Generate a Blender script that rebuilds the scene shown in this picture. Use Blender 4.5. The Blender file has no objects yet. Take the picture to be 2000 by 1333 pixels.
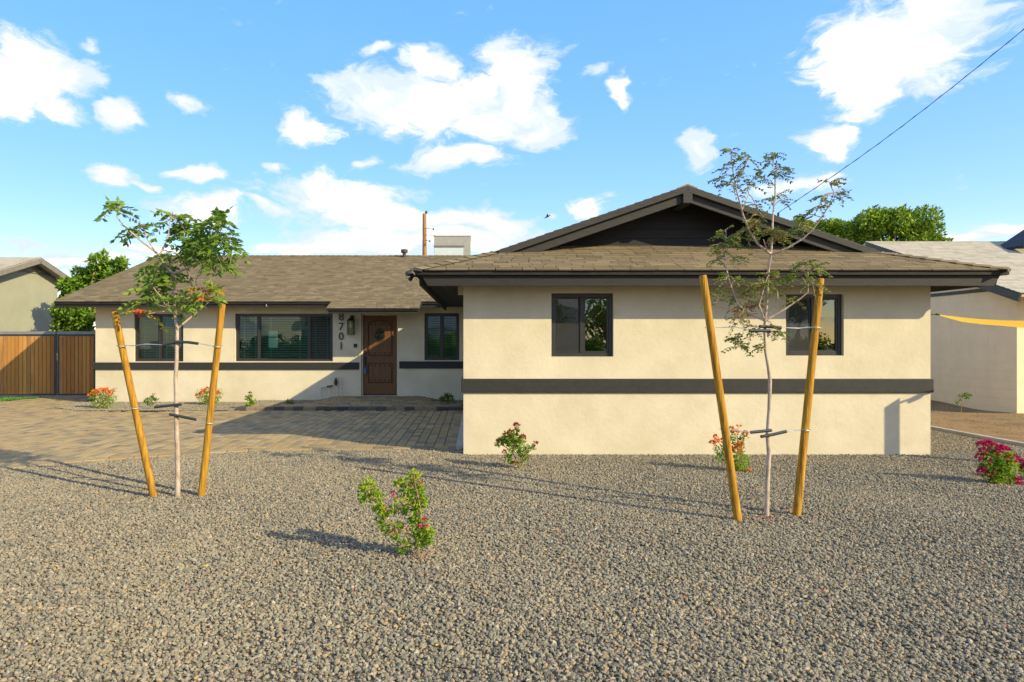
import bpy, math, random
import numpy as np
from mathutils import Vector, Matrix
random.seed(7)
RNG = np.random.default_rng(11)
S = bpy.context.scene
COL = S.collection

# ------------------------------------------------------------------ camera, sky, sun, exposure
FPX, XP, YC, HC = 1300.0, 930.0, 666.5, 1.61      # focal length (px of a 2000 px frame), principal point, eye height
cam_d = bpy.data.cameras.new("camera")
cam = bpy.data.objects.new("camera", cam_d); COL.objects.link(cam)
cam.location = (0, 0, HC); cam.rotation_euler = (math.radians(90), 0, 0)
cam_d.sensor_width = 36; cam_d.lens = 36 * FPX / 2000; cam_d.shift_x = (1000 - XP) / 2000
cam_d.clip_start = 0.05; cam_d.clip_end = 3000
S.camera = cam

SUN_DIR = Vector((-0.74, 0.50, -0.46)).normalized()   # way the light travels
SUN_EL = math.asin(-SUN_DIR.z)
SUN_AZ = math.atan2(-SUN_DIR.x, -SUN_DIR.y)            # clockwise from +Y
SUN_STRENGTH, SKY_STRENGTH, EXPOSURE = 3.0, 0.15, 1.25
sun_d = bpy.data.lights.new("sun", 'SUN'); sun_d.energy = SUN_STRENGTH; sun_d.angle = math.radians(0.53)
sun_d.color = (1.0, 0.875, 0.575)
sun = bpy.data.objects.new("sun", sun_d); COL.objects.link(sun); sun.location = (20, -20, 20)
sun.rotation_euler = SUN_DIR.to_track_quat('-Z', 'Y').to_euler()
S.view_settings.view_transform = 'Standard'; S.view_settings.look = 'None'
S.view_settings.gamma = 1; S.view_settings.use_curve_mapping = False
S.view_settings.exposure = EXPOSURE

# (px, py, half width, half height, weight) of each cloud as seen in the photograph -> azimuth / elevation
CLOUDS = [(150, 505, 170, 16, .85), (250, 488, 120, 10, .6), (820, 468, 270, 36, 1), (520, 400, 50, 12, .6), (60, 130, 110, 60, 1), (150, 150, 70, 45, .9), (110, 210, 55, 30, .8), (240, 222, 50, 28, .9), (10, 180, 90, 40, .9),
          (245, 333, 60, 26, 1), (396, 340, 46, 24, 1), (535, 333, 28, 13, .8), (306, 358, 18, 8, .7), (400, 410, 90, 34, .75),
          (850, 205, 190, 62, 1), (740, 180, 130, 42, .9), (600, 255, 60, 34, .9), (1010, 170, 80, 78, 1), (1050, 255, 70, 40, .9),
          (840, 115, 70, 26, .8), (735, 100, 42, 14, .55), (890, 315, 100, 26, 1), (960, 240, 90, 40, .85),
          (660, 375, 150, 34, .85), (800, 425, 220, 34, 1), (960, 432, 90, 28, 1), (640, 480, 150, 22, .8), (800, 475, 240, 30, .8),
          (1218, 175, 28, 34, .75), (1365, 283, 48, 36, .9), (1160, 399, 38, 18, 1), (1075, 415, 20, 8, .5), (70, 500, 190, 26, .62), (60, 472, 70, 10, .7),
          (1760, 90, 190, 95, 1), (1690, 155, 100, 70, .95), (1830, 40, 130, 60, 1), (1690, 200, 70, 40, .8),
          (1620, 278, 62, 34, .95), (1660, 255, 40, 20, .8), (1560, 365, 90, 18, .7), (1900, 455, 80, 22, .9), (1960, 440, 70, 20, .9),
          (720, 310, 28, 12, .5), (370, 215, 40, 14, .45), (180, 78, 18, 16, .4), (1140, 143, 40, 10, .3)]

def build_world():
    w = bpy.data.worlds.new("World"); S.world = w; w.use_nodes = True
    nt = w.node_tree; N = nt.nodes; L = nt.links; N.clear()
    def nd(t, **k):
        n = N.new(t)
        for a, b in k.items(): setattr(n, a, b)
        return n
    def val(s, v):
        if hasattr(v, 'is_output'): L.new(v, s)
        else: s.default_value = v
    def mth(op, a, b=0.0, c=0.0, clamp=False):
        n = nd('ShaderNodeMath', operation=op, use_clamp=clamp)
        for i, v in enumerate((a, b, c)): val(n.inputs[i], v)
        return n.outputs[0]
    def mixc(f, a, b, mode='MIX'):
        n = nd('ShaderNodeMix', data_type='RGBA', blend_type=mode)
        val(n.inputs[0], f); val(n.inputs[6], a); val(n.inputs[7], b)
        return n.outputs[2]
    def rng(v, a, b, c=0, d=1):
        n = nd('ShaderNodeMapRange', interpolation_type='SMOOTHSTEP')
        for i, x in enumerate((v, a, b, c, d)): val(n.inputs[i], x)
        return n.outputs[0]
    sky = nd('ShaderNodeTexSky'); sky.sky_type = 'NISHITA'; sky.sun_disc = False
    sky.sun_elevation = SUN_EL; sky.sun_rotation = SUN_AZ
    sky.air_density = 1.0; sky.dust_density = 0.6; sky.ozone_density = 1.6
    hs = nd('ShaderNodeHueSaturation'); hs.inputs['Saturation'].default_value = 1.3; hs.inputs['Value'].default_value = 1.0
    # evened out a little: the photograph's sky runs only from deep to pale blue
    sp = nd('ShaderNodeSeparateColor'); L.new(sky.outputs[0], sp.inputs[0])
    k = mth('POWER', mth('DIVIDE', 3.5, mth('MAXIMUM', sp.outputs[2], .05)), .8)
    ev = nd('ShaderNodeVectorMath', operation='SCALE'); L.new(sky.outputs[0], ev.inputs[0]); L.new(k, ev.inputs['Scale'])
    L.new(ev.outputs[0], hs.inputs['Color'])
    tc = nd('ShaderNodeTexCoord')
    sep = nd('ShaderNodeSeparateXYZ'); L.new(tc.outputs['Generated'], sep.inputs[0])
    az = mth('ARCTAN2', sep.outputs[0], sep.outputs[1]); el = mth('ARCSINE', sep.outputs[2])
    cmb = nd('ShaderNodeCombineXYZ'); L.new(az, cmb.inputs[0]); L.new(el, cmb.inputs[1])
    P = cmb.outputs[0]
    # a little warp so that no outline stays an ellipse
    nw = nd('ShaderNodeTexNoise'); nw.inputs['Scale'].default_value = 9; nw.inputs['Detail'].default_value = 5
    mp = nd('ShaderNodeMapping'); mp.inputs['Scale'].default_value = (1, 1.7, 1); L.new(P, mp.inputs[0]); L.new(mp.outputs[0], nw.inputs['Vector'])
    sub = nd('ShaderNodeVectorMath', operation='SUBTRACT'); L.new(nw.outputs['Color'], sub.inputs[0]); sub.inputs[1].default_value = (.5, .5, .5)
    mad = nd('ShaderNodeVectorMath', operation='MULTIPLY_ADD'); L.new(sub.outputs[0], mad.inputs[0]); mad.inputs[1].default_value = (.13, .065, 0); L.new(P, mad.inputs[2])
    PW = mad.outputs[0]
    acc = None
    for (px, py, a, b, wgt) in CLOUDS:
        u, v = (px - XP) / FPX, (YC - py) / FPX
        A = math.atan(u); E = math.atan(v / math.sqrt(1 + u * u))
        ca = a / FPX * math.cos(A) ** 2; cb = b / FPX * math.cos(A)
        s1 = nd('ShaderNodeVectorMath', operation='SUBTRACT'); L.new(PW, s1.inputs[0]); s1.inputs[1].default_value = (A, E, 0)
        s2 = nd('ShaderNodeVectorMath', operation='MULTIPLY'); L.new(s1.outputs[0], s2.inputs[0]); s2.inputs[1].default_value = (1 / ca, 1 / cb, 0)
        s3 = nd('ShaderNodeVectorMath', operation='LENGTH'); L.new(s2.outputs[0], s3.inputs[0])
        r = mth('MULTIPLY_ADD', s3.outputs['Value'], -wgt * .8, wgt * 1.0)
        acc = r if acc is None else mth('MAXIMUM', acc, r)
    # the unseen sky carries clouds of the same kind, thickened for whiter fill light
    nb = nd('ShaderNodeTexNoise'); nb.inputs['Scale'].default_value = 3.4; nb.inputs['Detail'].default_value = 4
    mb = nd('ShaderNodeMapping'); mb.inputs['Scale'].default_value = (1, 1, 2.4); L.new(tc.outputs['Generated'], mb.inputs[0]); L.new(mb.outputs[0], nb.inputs['Vector'])
    gen = rng(nb.outputs[0], .44, .66, -.3, .95)
    inview = mth('MULTIPLY', rng(mth('ABSOLUTE', mth('SUBTRACT', az, .04)), .66, .9, 1, 0), rng(el, .52, .7, 1, 0))
    acc = mth('ADD', mth('MULTIPLY', acc, inview), mth('MULTIPLY', gen, mth('SUBTRACT', 1.0, inview)))
    nf = nd('ShaderNodeTexNoise'); nf.inputs['Scale'].default_value = 19; nf.inputs['Detail'].default_value = 12; nf.inputs['Roughness'].default_value = .66
    mf = nd('ShaderNodeMapping'); mf.inputs['Scale'].default_value = (1, 1.8, 1); L.new(PW, mf.inputs[0]); L.new(mf.outputs[0], nf.inputs['Vector'])
    acc = mth('MAXIMUM', acc, -.12)
    dens = mth('ADD', acc, mth('MULTIPLY', mth('SUBTRACT', nf.outputs[0], .5), 1.5))
    mask = rng(dens, .05, .44)
    # denser cores are whiter, thin edges and undersides a little bluer
    ns = nd('ShaderNodeTexNoise'); ns.inputs['Scale'].default_value = 7; ns.inputs['Detail'].default_value = 6; L.new(mf.outputs[0], ns.inputs['Vector'])
    core = rng(mth('ADD', dens, mth('MULTIPLY', mth('SUBTRACT', ns.outputs[0], .5), 2.2)), .2, .95)
    c_lo = (2.25, 2.6, 3.0, 1); c_hi = (3.9, 3.72, 3.4, 1)
    ccol = mixc(core, c_lo, c_hi)
    blue = mixc(1.0, hs.outputs[0], (1.03, .945, 1.05, 1), 'MULTIPLY')
    out = mixc(mth('MULTIPLY', mask, rng(el, -.02, .03)), blue, ccol)
    bg = nd('ShaderNodeBackground'); bg.inputs['Strength'].default_value = SKY_STRENGTH; L.new(out, bg.inputs[0])
    o = nd('ShaderNodeOutputWorld'); L.new(bg.outputs[0], o.inputs[0])
    w.cycles.sampling_method = 'MANUAL'; w.cycles.sample_map_resolution = 512
build_world()

# ------------------------------------------------------------------ helpers
def at(px, py, Y):
    """the point at distance Y that the photograph shows at (px, py)"""
    return Vector(((px - XP) / FPX * Y, Y, HC + (YC - py) / FPX * Y))
def ground(px, py, z=0.0):
    return at(px, py, FPX * (HC - z) / (py - YC))
def X_at(px, Y): return (px - XP) / FPX * Y
def Z_at(py, Y): return HC + (YC - py) / FPX * Y

class MB:
    def __init__(s): s.v = []; s.f = []; s.t = []
    def add(s, vs, fs, tone=0.5):
        o = len(s.v); s.v += [tuple(p) for p in vs]
        for f in fs: s.f.append(tuple(i + o for i in f)); s.t.append(tone)
        return s
    def box(s, x0, x1, y0, y1, z0, z1, tone=.5):
        v = [(x0, y0, z0), (x1, y0, z0), (x1, y1, z0), (x0, y1, z0), (x0, y0, z1), (x1, y0, z1), (x1, y1, z1), (x0, y1, z1)]
        return s.add(v, [(0, 3, 2, 1), (4, 5, 6, 7), (0, 1, 5, 4), (1, 2, 6, 5), (2, 3, 7, 6), (3, 0, 4, 7)], tone)
    def hexa(s, a, b, tone=.5):
        """two quads a, b (4 points each, same order) bridged to a solid"""
        return s.add(list(a) + list(b), [(3, 2, 1, 0), (4, 5, 6, 7), (0, 1, 5, 4), (1, 2, 6, 5), (2, 3, 7, 6), (3, 0, 4, 7)], tone)
    def prism(s, poly, off, tone=.5):
        """polygon of 3-d points pushed along the vector off"""
        n = len(poly); off = Vector(off)
        a = [Vector(p) for p in poly]; b = [p + off for p in a]
        fs = [tuple(range(n - 1, -1, -1)), tuple(range(n, 2 * n))] + [(i, (i + 1) % n, n + (i + 1) % n, n + i) for i in range(n)]
        return s.add(a + b, fs, tone)
    def beam(s, p, q, w, h, up=(0, 0, 1), tone=.5):
        p, q, up = Vector(p), Vector(q), Vector(up)
        d = (q - p).normalized(); r = d.cross(up).normalized(); u = r.cross(d).normalized()
        c = lambda m: [m - r * w / 2 - u * h / 2, m + r * w / 2 - u * h / 2, m + r * w / 2 + u * h / 2, m - r * w / 2 + u * h / 2]
        return s.hexa(c(p), c(q), tone)
    def tube(s, pts, rad, n=8, caps=True, tone=.5):
        pts = [Vector(p) for p in pts]; k = len(pts)
        if not hasattr(rad, '__len__'): rad = [rad] * k
        vs, fs = [], []; ref = None
        for i, p in enumerate(pts):
            d = (pts[min(i + 1, k - 1)] - pts[max(i - 1, 0)]).normalized()
            if ref is None: ref = Vector((1, 0, 0)) if abs(d.x) < .8 else Vector((0, 1, 0))
            a = (ref - d * ref.dot(d)).normalized(); b = d.cross(a); ref = a
            for j in range(n):
                t = 2 * math.pi * j / n; vs.append(p + (a * math.cos(t) + b * math.sin(t)) * rad[i])
        for i in range(k - 1):
            for j in range(n):
                fs.append((i * n + j, i * n + (j + 1) % n, (i + 1) * n + (j + 1) % n, (i + 1) * n + j))
        if caps: fs += [tuple(range(n - 1, -1, -1)), tuple(range((k - 1) * n, k * n))]
        return s.add(vs, fs, tone)
    def mesh(s, name, mats=(), smooth=False):
        me = bpy.data.meshes.new(name); me.from_pydata(s.v, [], s.f); me.update()
        at_ = me.attributes.new("tone", 'FLOAT', 'FACE'); at_.data.foreach_set("value", np.array(s.t, dtype=np.float32))
        for m in (mats if isinstance(mats, (list, tuple)) else [mats]): me.materials.append(m)
        if smooth:
            me.polygons.foreach_set("use_smooth", np.ones(len(me.polygons), dtype=bool)); me.set_sharp_from_angle(angle=math.radians(40))
        return me
    def build(s, name, mat, parent=None, bevel=0, smooth=False, label=None, kind=None):
        o = link(name, s.mesh(name, mat, smooth), parent)
        if bevel:
            m = o.modifiers.new("bevel", 'BEVEL'); m.width = bevel; m.segments = 2; m.limit_method = 'ANGLE'
        if label: o['label'] = label
        if kind: o['kind'] = kind
        return o

def link(name, data, parent=None):
    o = bpy.data.objects.new(name, data); COL.objects.link(o)
    if parent is not None:
        o.parent = parent; o.matrix_parent_inverse = parent_inv(parent)
    return o
def parent_inv(p):                               # every parent here sits in the world at its own location
    return Matrix.Translation(-Vector(p.location))
def tag(o, label=None, cat=None, group=None, kind=None):
    if label: o['label'] = label
    if cat: o['category'] = cat
    if group: o['group'] = group
    if kind: o['kind'] = kind
    return o
def thing(name, label, cat, loc=(0, 0, 0), group=None):
    o = bpy.data.objects.new(name, None); COL.objects.link(o); o.location = loc; o.empty_display_size = .1
    return tag(o, label, cat, group)

# ------------------------------------------------------------------ materials
def mat(name, cols, src='noise', scale=6.0, detail=5, rough=.85, spec=.25, bump=None, bump2=None, stretch=(1, 1, 1), metal=0, wear=None, transl=0, coat=0, jit=0):
    m = bpy.data.materials.new(name); m.use_nodes = True
    nt = m.node_tree; N, L = nt.nodes, nt.links
    b = N['Principled BSDF']; out = N['Material Output']
    b.inputs['Roughness'].default_value = rough; b.inputs['Specular IOR Level'].default_value = spec; b.inputs['Metallic'].default_value = metal
    if coat: b.inputs['Coat Weight'].default_value = coat
    tc = N.new('ShaderNodeTexCoord'); mp = N.new('ShaderNodeMapping'); mp.inputs['Scale'].default_value = stretch
    geo = N.new('ShaderNodeNewGeometry')
    L.new(geo.outputs['Position'] if src != 'noise_obj' else tc.outputs['Object'], mp.inputs[0])
    def noise(sc, dt=5, ro=.55):
        n = N.new('ShaderNodeTexNoise'); n.inputs['Scale'].default_value = sc; n.inputs['Detail'].default_value = dt; n.inputs['Roughness'].default_value = ro
        L.new(mp.outputs[0], n.inputs['Vector']); return n.outputs[0]
    if src.startswith('noise'):
        s0 = noise(scale, detail); mr = N.new('ShaderNodeMapRange'); mr.inputs[1].default_value = .3; mr.inputs[2].default_value = .7
        L.new(s0, mr.inputs[0]); fac = mr.outputs[0]
    elif src == 'attr':
        a = N.new('ShaderNodeAttribute'); a.attribute_name = 'tone'; fac = a.outputs['Fac']
    elif src == 'inst':
        a = N.new('ShaderNodeAttribute'); a.attribute_name = 'tone'; a.attribute_type = 'INSTANCER'; fac = a.outputs['Fac']
    elif src == 'rand':
        a = N.new('ShaderNodeObjectInfo'); fac = a.outputs['Random']
    if src in ('attr', 'inst', 'rand') and jit:
        n0 = noise(scale, detail); ma = N.new('ShaderNodeMath'); ma.operation = 'MULTIPLY_ADD'
        L.new(n0, ma.inputs[0]); ma.inputs[1].default_value = jit
        mb_ = N.new('ShaderNodeMath'); mb_.operation = 'SUBTRACT'; L.new(fac, mb_.inputs[0]); mb_.inputs[1].default_value = jit / 2
        L.new(mb_.outputs[0], ma.inputs[2]); fac = ma.outputs[0]
    r = N.new('ShaderNodeValToRGB'); cr = r.color_ramp
    if len(cols) == 1: cols = [cols[0], cols[0]]
    cols = [(i / (len(cols) - 1), c) if not isinstance(c[0], (tuple, list)) and len(c) == 3 else c for i, c in enumerate(cols)]
    while len(cr.elements) < len(cols): cr.elements.new(.5)
    for e, (p, c) in zip(cr.elements, cols): e.position = p; e.color = (*c, 1)
    L.new(fac, r.inputs[0]); colr = r.outputs[0]
    if wear:                                     # (colour, scale, low, high, amount): stains with a shape of their own
        n1 = noise(wear[1], 6, .6); mr = N.new('ShaderNodeMapRange'); L.new(n1, mr.inputs[0])
        mr.inputs[1].default_value = wear[2]; mr.inputs[2].default_value = wear[3]; mr.inputs[4].default_value = wear[4]
        mx = N.new('ShaderNodeMix'); mx.data_type = 'RGBA'; L.new(mr.outputs[0], mx.inputs[0]); L.new(colr, mx.inputs[6]); mx.inputs[7].default_value = (*wear[0], 1); colr = mx.outputs[2]
    L.new(colr, b.inputs['Base Color'])
    prev = None
    for bp in (bump, bump2):
        if bp:
            bn = N.new('ShaderNodeBump'); bn.inputs['Strength'].default_value = bp[1]; bn.inputs['Distance'].default_value = bp[2]
            L.new(noise(bp[0], bp[3] if len(bp) > 3 else 4), bn.inputs['Height'])
            if prev: L.new(prev, bn.inputs['Normal'])
            prev = bn.outputs[0]
    if prev: L.new(prev, b.inputs['Normal'])
    if transl:
        t = N.new('ShaderNodeBsdfTranslucent'); L.new(colr, t.inputs['Color'])
        mx = N.new('ShaderNodeMixShader'); mx.inputs[0].default_value = transl
        L.new(b.outputs[0], mx.inputs[1]); L.new(t.outputs[0], mx.inputs[2]); L.new(mx.outputs[0], out.inputs[0])
    return m

def glass(name, tint, refl=.10):
    m = bpy.data.materials.new(name); m.use_nodes = True; nt = m.node_tree; N, L = nt.nodes, nt.links
    N.remove(N['Principled BSDF']); out = N['Material Output']
    t = N.new('ShaderNodeBsdfTransparent'); t.inputs[0].default_value = (*tint, 1)
    g = N.new('ShaderNodeBsdfGlossy'); g.inputs['Roughness'].default_value = 0.0; g.inputs[0].default_value = (.82, .95, .92, 1)
    # the slight waviness of a float-glass pane
    geo = N.new('ShaderNodeNewGeometry'); n = N.new('ShaderNodeTexNoise'); n.inputs['Scale'].default_value = 2.2; n.inputs['Detail'].default_value = 1
    L.new(geo.outputs['Position'], n.inputs['Vector'])
    bm = N.new('ShaderNodeBump'); bm.inputs['Strength'].default_value = .25; bm.inputs['Distance'].default_value = .01; L.new(n.outputs[0], bm.inputs['Height']); L.new(bm.outputs[0], g.inputs['Normal'])
    f = N.new('ShaderNodeFresnel'); f.inputs[0].default_value = 1.52
    a = N.new('ShaderNodeMath'); a.operation = 'ADD'; a.use_clamp = True; L.new(f.outputs[0], a.inputs[0]); a.inputs[1].default_value = refl
    mx = N.new('ShaderNodeMixShader'); L.new(a.outputs[0], mx.inputs[0]); L.new(t.outputs[0], mx.inputs[1]); L.new(g.outputs[0], mx.inputs[2]); L.new(mx.outputs[0], out.inputs[0])
    return m
def screen_mat(name):
    m = bpy.data.materials.new(name); m.use_nodes = True; nt = m.node_tree; N, L = nt.nodes, nt.links
    b = N['Principled BSDF']; b.inputs['Base Color'].default_value = (.04, .04, .035, 1); b.inputs['Roughness'].default_value = .7
    t = N.new('ShaderNodeBsdfTransparent'); mx = N.new('ShaderNodeMixShader'); mx.inputs[0].default_value = .5
    L.new(t.outputs[0], mx.inputs[1]); L.new(b.outputs[0], mx.inputs[2]); L.new(mx.outputs[0], N['Material Output'].inputs[0])
    return m

STUCCO = mat("stucco", [(.55, .475, .322), (.645, .565, .402)], scale=1.6, detail=7, rough=.92, spec=.15, bump=(120, .30, .010, 6), bump2=(16, .18, .02, 5),
             wear=((.47, .39, .25), 1.9, .50, .74, .45))
TRIM = mat("dark_trim_paint", [(.022, .0205, .0175), (.031, .029, .024)], scale=14, rough=.62, spec=.35, bump=(60, .35, .008))
FASCIA = mat("dark_stained_wood", [(.014, .012, .0095), (.028, .024, .0185)], scale=10, stretch=(.35, 4, 5), rough=.65, spec=.35, bump=(40, .5, .01))
RAKEW = mat("dark_painted_barge_wood", [(.028, .026, .022), (.046, .042, .036)], scale=10, stretch=(.5, 4, 5), rough=.65, spec=.3, bump=(30, .4, .008))
SOFFIT = mat("dark_soffit_paint", [(.018, .016, .014), (.030, .027, .023)], scale=8, rough=.75)
SIDING = mat("dark_siding_paint", [(.014, .013, .012), (.022, .020, .018)], scale=9, stretch=(.3, 3, 4), rough=.6)
SHCOLS = [(0.134, 0.104, 0.062), (0.188, 0.146, 0.085), (0.158, 0.122, 0.07), (0.242, 0.19, 0.107), (0.173, 0.136, 0.084), (0.212, 0.162, 0.086), (0.144, 0.11, 0.065)]
SHINGLE = mat("asphalt_shingle", SHCOLS, 'attr', scale=60, jit=.22, rough=.95, spec=.1, bump=(240, .6, .006))
SHINGLE_P = mat("asphalt_shingle_piece", [(0.138, 0.105, 0.062), (0.195, 0.15, 0.088), (0.164, 0.126, 0.073), (0.244, 0.191, 0.109), (0.178, 0.139, 0.085), (0.22, 0.166, 0.092), (0.148, 0.112, 0.067)], 'rand', scale=60, jit=.22, rough=.95, spec=.1, bump=(240, .6, .006))
SHGREY = mat("pale_grey_shingle", [(.34, .31, .25), (.46, .41, .32), (.39, .355, .285)], 'attr', scale=60, jit=.25, rough=.95, spec=.1)
PVCOLS = [(0.2, 0.16, 0.093), (0.3, 0.218, 0.107), (0.338, 0.245, 0.121), (0.233, 0.185, 0.107), (0.326, 0.213, 0.092), (0.365, 0.272, 0.138), (0.268, 0.203, 0.111), (0.171, 0.143, 0.097)]
PAVER = mat("concrete_paver", PVCOLS, 'attr', scale=5, jit=.22, rough=.9, spec=.15, bump=(90, .5, .006))
PAVER_P = mat("concrete_paver_piece", PVCOLS, 'rand', scale=5, jit=.22, rough=.9, spec=.15, bump=(90, .5, .006))
JOINT = mat("joint_sand", [(.055, .046, .032), (.09, .074, .05)], scale=40, rough=1)
STONE = mat("crushed_stone", [(0, (0.091, 0.083, 0.068)), (0.22, (0.187, 0.172, 0.13)), (0.42, (0.251, 0.22, 0.153)), (0.6, (0.163, 0.146, 0.111)), (0.8, (0.297, 0.26, 0.174)), (0.93, (0.316, 0.203, 0.109)), (1, (0.383, 0.341, 0.254))],
            'inst', scale=30, jit=.15, rough=.92, spec=.15, bump=(160, .4, .004), wear=((.31, .255, .16), .7, .46, .68, .38))
SOIL = mat("gravel_bed", [(.075, .06, .040), (.17, .135, .088)], scale=45, rough=1, bump=(50, .8, .02))
DIRT = mat("tan_dirt", [(.17, .105, .045), (.34, .23, .11)], scale=26, detail=9, rough=1, bump=(45, .8, .02), wear=((.15, .09, .04), 2.2, .48, .66, .55))
EARTH = mat("dry_earth", [(.21, .17, .11), (.29, .235, .16)], scale=.8, rough=1)
CONCRETE = mat("concrete", [(.30, .28, .25), (.40, .375, .335)], scale=5, detail=8, rough=.9, bump=(60, .4, .006))
ASPHALT = mat("asphalt", [(.045, .045, .045), (.065, .063, .06)], scale=8, rough=.9)
STAKE = mat("lodgepole_stake", [(0, (.19, .08, .008)), (.4, (.34, .168, .013)), (.7, (.40, .205, .018)), (1, (.50, .29, .05))], scale=7, stretch=(5, 5, .4), detail=8, rough=.75, spec=.25, bump=(16, .7, .012),
            wear=((.15, .055, .01), 9, .56, .70, .8))
BARK = mat("pale_bark", [(.30, .22, .16), (.50, .40, .31)], scale=22, stretch=(1, 1, .5), rough=.85, bump=(40, .5, .01))
TWIG = mat("green_brown_twig", [(.26, .17, .10), (.40, .28, .18)], scale=12, rough=.8)
STEM = mat("shrub_stem", [(.22, .13, .06), (.36, .24, .12)], scale=20, rough=.85)
LEAF = mat("pistache_leaf", [(0, (0.084, 0.165, 0.024)), (0.45, (0.192, 0.313, 0.042)), (0.8, (0.288, 0.378, 0.044)), (0.93, (0.432, 0.378, 0.033)), (1, (0.552, 0.106, 0.044))], 'attr', jit=.06, rough=.6, spec=.22, transl=.42)
LEAF2 = mat("olive_leaflet", [(0, (.08, .135, .022)), (.45, (.16, .225, .036)), (.8, (.27, .25, .05)), (.93, (.34, .19, .06)), (1, (.38, .09, .06))], 'attr', jit=.06, rough=.6, spec=.22, transl=.42)
BLEAF = mat("bright_shrub_leaf", [(0, (.065, .15, .012)), (.5, (.21, .35, .02)), (.85, (.42, .48, .03)), (1, (.50, .22, .04))], 'attr', jit=.06, rough=.55, spec=.25, transl=.35)
MAGENTA = mat("magenta_bract", [(.40, .012, .085), (.62, .045, .17)], 'attr', jit=.2, rough=.6, transl=.35)
RUST = mat("rust_red_young_leaf", [(.30, .05, .03), (.42, .12, .05)], 'attr', jit=.2, rough=.6, transl=.3)
ORANGE = mat("orange_floret", [(.74, .15, .010), (.82, .30, .02), (.66, .08, .02)], 'attr', jit=.2, rough=.6, transl=.3)
FICUS = mat("dense_evergreen_leaf", [(0, (.065, .13, .012)), (.5, (.19, .31, .020)), (1, (.36, .46, .04))], 'attr', jit=.05, rough=.55, spec=.25, transl=.25)
CITRUS = mat("citrus_leaf", [(0, (.040, .10, .010)), (.5, (.13, .25, .018)), (1, (.29, .40, .035))], 'attr', jit=.05, rough=.5, spec=.3, transl=.3)
TURF = mat("artificial_turf", [(.045, .16, .015), (.10, .26, .035)], 'attr', rough=.7)
CEDAR = mat("cedar_slat", [(0, (.22, .092, .022)), (.3, (.38, .165, .036)), (.6, (.46, .22, .052)), (.8, (.30, .14, .045)), (1, (.52, .265, .068))], 'rand', scale=5, stretch=(3, 3, .5), jit=.4, rough=.7, bump=(30, .3, .006),
            wear=((.09, .035, .012), 7, .62, .74, .6))
GATEM = mat("black_gate_steel", [(.020, .020, .021), (.03, .03, .032)], rough=.45, spec=.5)
GATERAIL = mat("grey_rail_steel", [(.16, .17, .18), (.21, .22, .23)], rough=.5, spec=.5)
WINFRAME = mat("bronze_window_frame", [(.022, .019, .017), (.030, .027, .024)], rough=.4, spec=.5)
GLASS_G = glass("green_tinted_glass", (.56, .84, .70), .012)
GLASS_D = glass("dark_glass", (.36, .55, .48), .12)
SCREEN = screen_mat("insect_screen")
BLIND = mat("white_blind", [(.62, .62, .56), (.70, .70, .64)], rough=.6)
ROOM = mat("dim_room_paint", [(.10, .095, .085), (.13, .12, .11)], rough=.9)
DOORW = mat("brown_wood_door", [(0, (.085, .034, .008)), (.5, (.135, .056, .013)), (1, (.18, .078, .018))], scale=9, stretch=(6, 6, .5), detail=7, rough=.5, spec=.4, bump=(24, .2, .004))
DOORD = mat("dark_door_glaze", [(.035, .014, .005), (.055, .022, .008)], rough=.55)
IRON = mat("black_iron", [(.012, .011, .010), (.02, .019, .018)], rough=.5, spec=.5)
BLUEBOX = mat("blue_lockbox_cover", [(.055, .11, .22), (.075, .14, .27)], rough=.5)
WHITEP = mat("white_pipe_paint", [(.55, .50, .40), (.66, .60, .50)], rough=.6)
RUBBER = mat("black_rubber_hose", [(.018, .020, .022), (.035, .038, .042)], scale=30, rough=.55, spec=.5)
WIRE = mat("galvanised_wire", [(.42, .42, .42), (.55, .55, .54)], rough=.4, metal=.7)
CABLE = mat("dark_cable", [(.03, .03, .03), (.05, .05, .05)], rough=.7)
SAIL = mat("yellow_shade_cloth", [(.66, .36, .018), (.78, .46, .03)], scale=30, rough=.75, transl=.35)
POLEW = mat("weathered_pole_wood", [(.20, .105, .045), (.36, .20, .09)], scale=6, stretch=(4, 4, .4), rough=.9, bump=(20, .5, .02))
COOLER = mat("cooler_sheet_metal", [(.27, .265, .235), (.32, .31, .275)], rough=.55, spec=.4)
COOLERP = mat("cooler_white_panel", [(.46, .52, .52), (.52, .57, .57)], rough=.5)
NEIGHL = mat("grey_green_stucco", [(.27, .265, .185), (.31, .30, .215)], scale=2, rough=.92, bump=(50, .4, .015))
NEIGHR = mat("cream_painted_block", [(.70, .585, .38), (.76, .645, .43)], scale=3, rough=.85, bump=(45, .3, .01))
NTRIM = mat("grey_brown_barge", [(.15, .135, .11), (.20, .18, .15)], rough=.7)
GTRIM = mat("dark_green_grey_trim", [(.050, .058, .052), (.07, .08, .072)], rough=.6)
PALEW = mat("pale_house_paint", [(.55, .54, .50), (.62, .60, .56)], rough=.9)
LAMPG = glass("lantern_glass", (.90, .90, .82), .05)
BIRD = mat("dark_feather", [(.02, .02, .022), (.035, .035, .04)], rough=.7)
LITTER = mat("fallen_petals", [(0, (.70, .42, .04)), (.45, (.62, .30, .05)), (.6, (.50, .03, .05)), (1, (.62, .08, .04))], 'attr', rough=.7)

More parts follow.
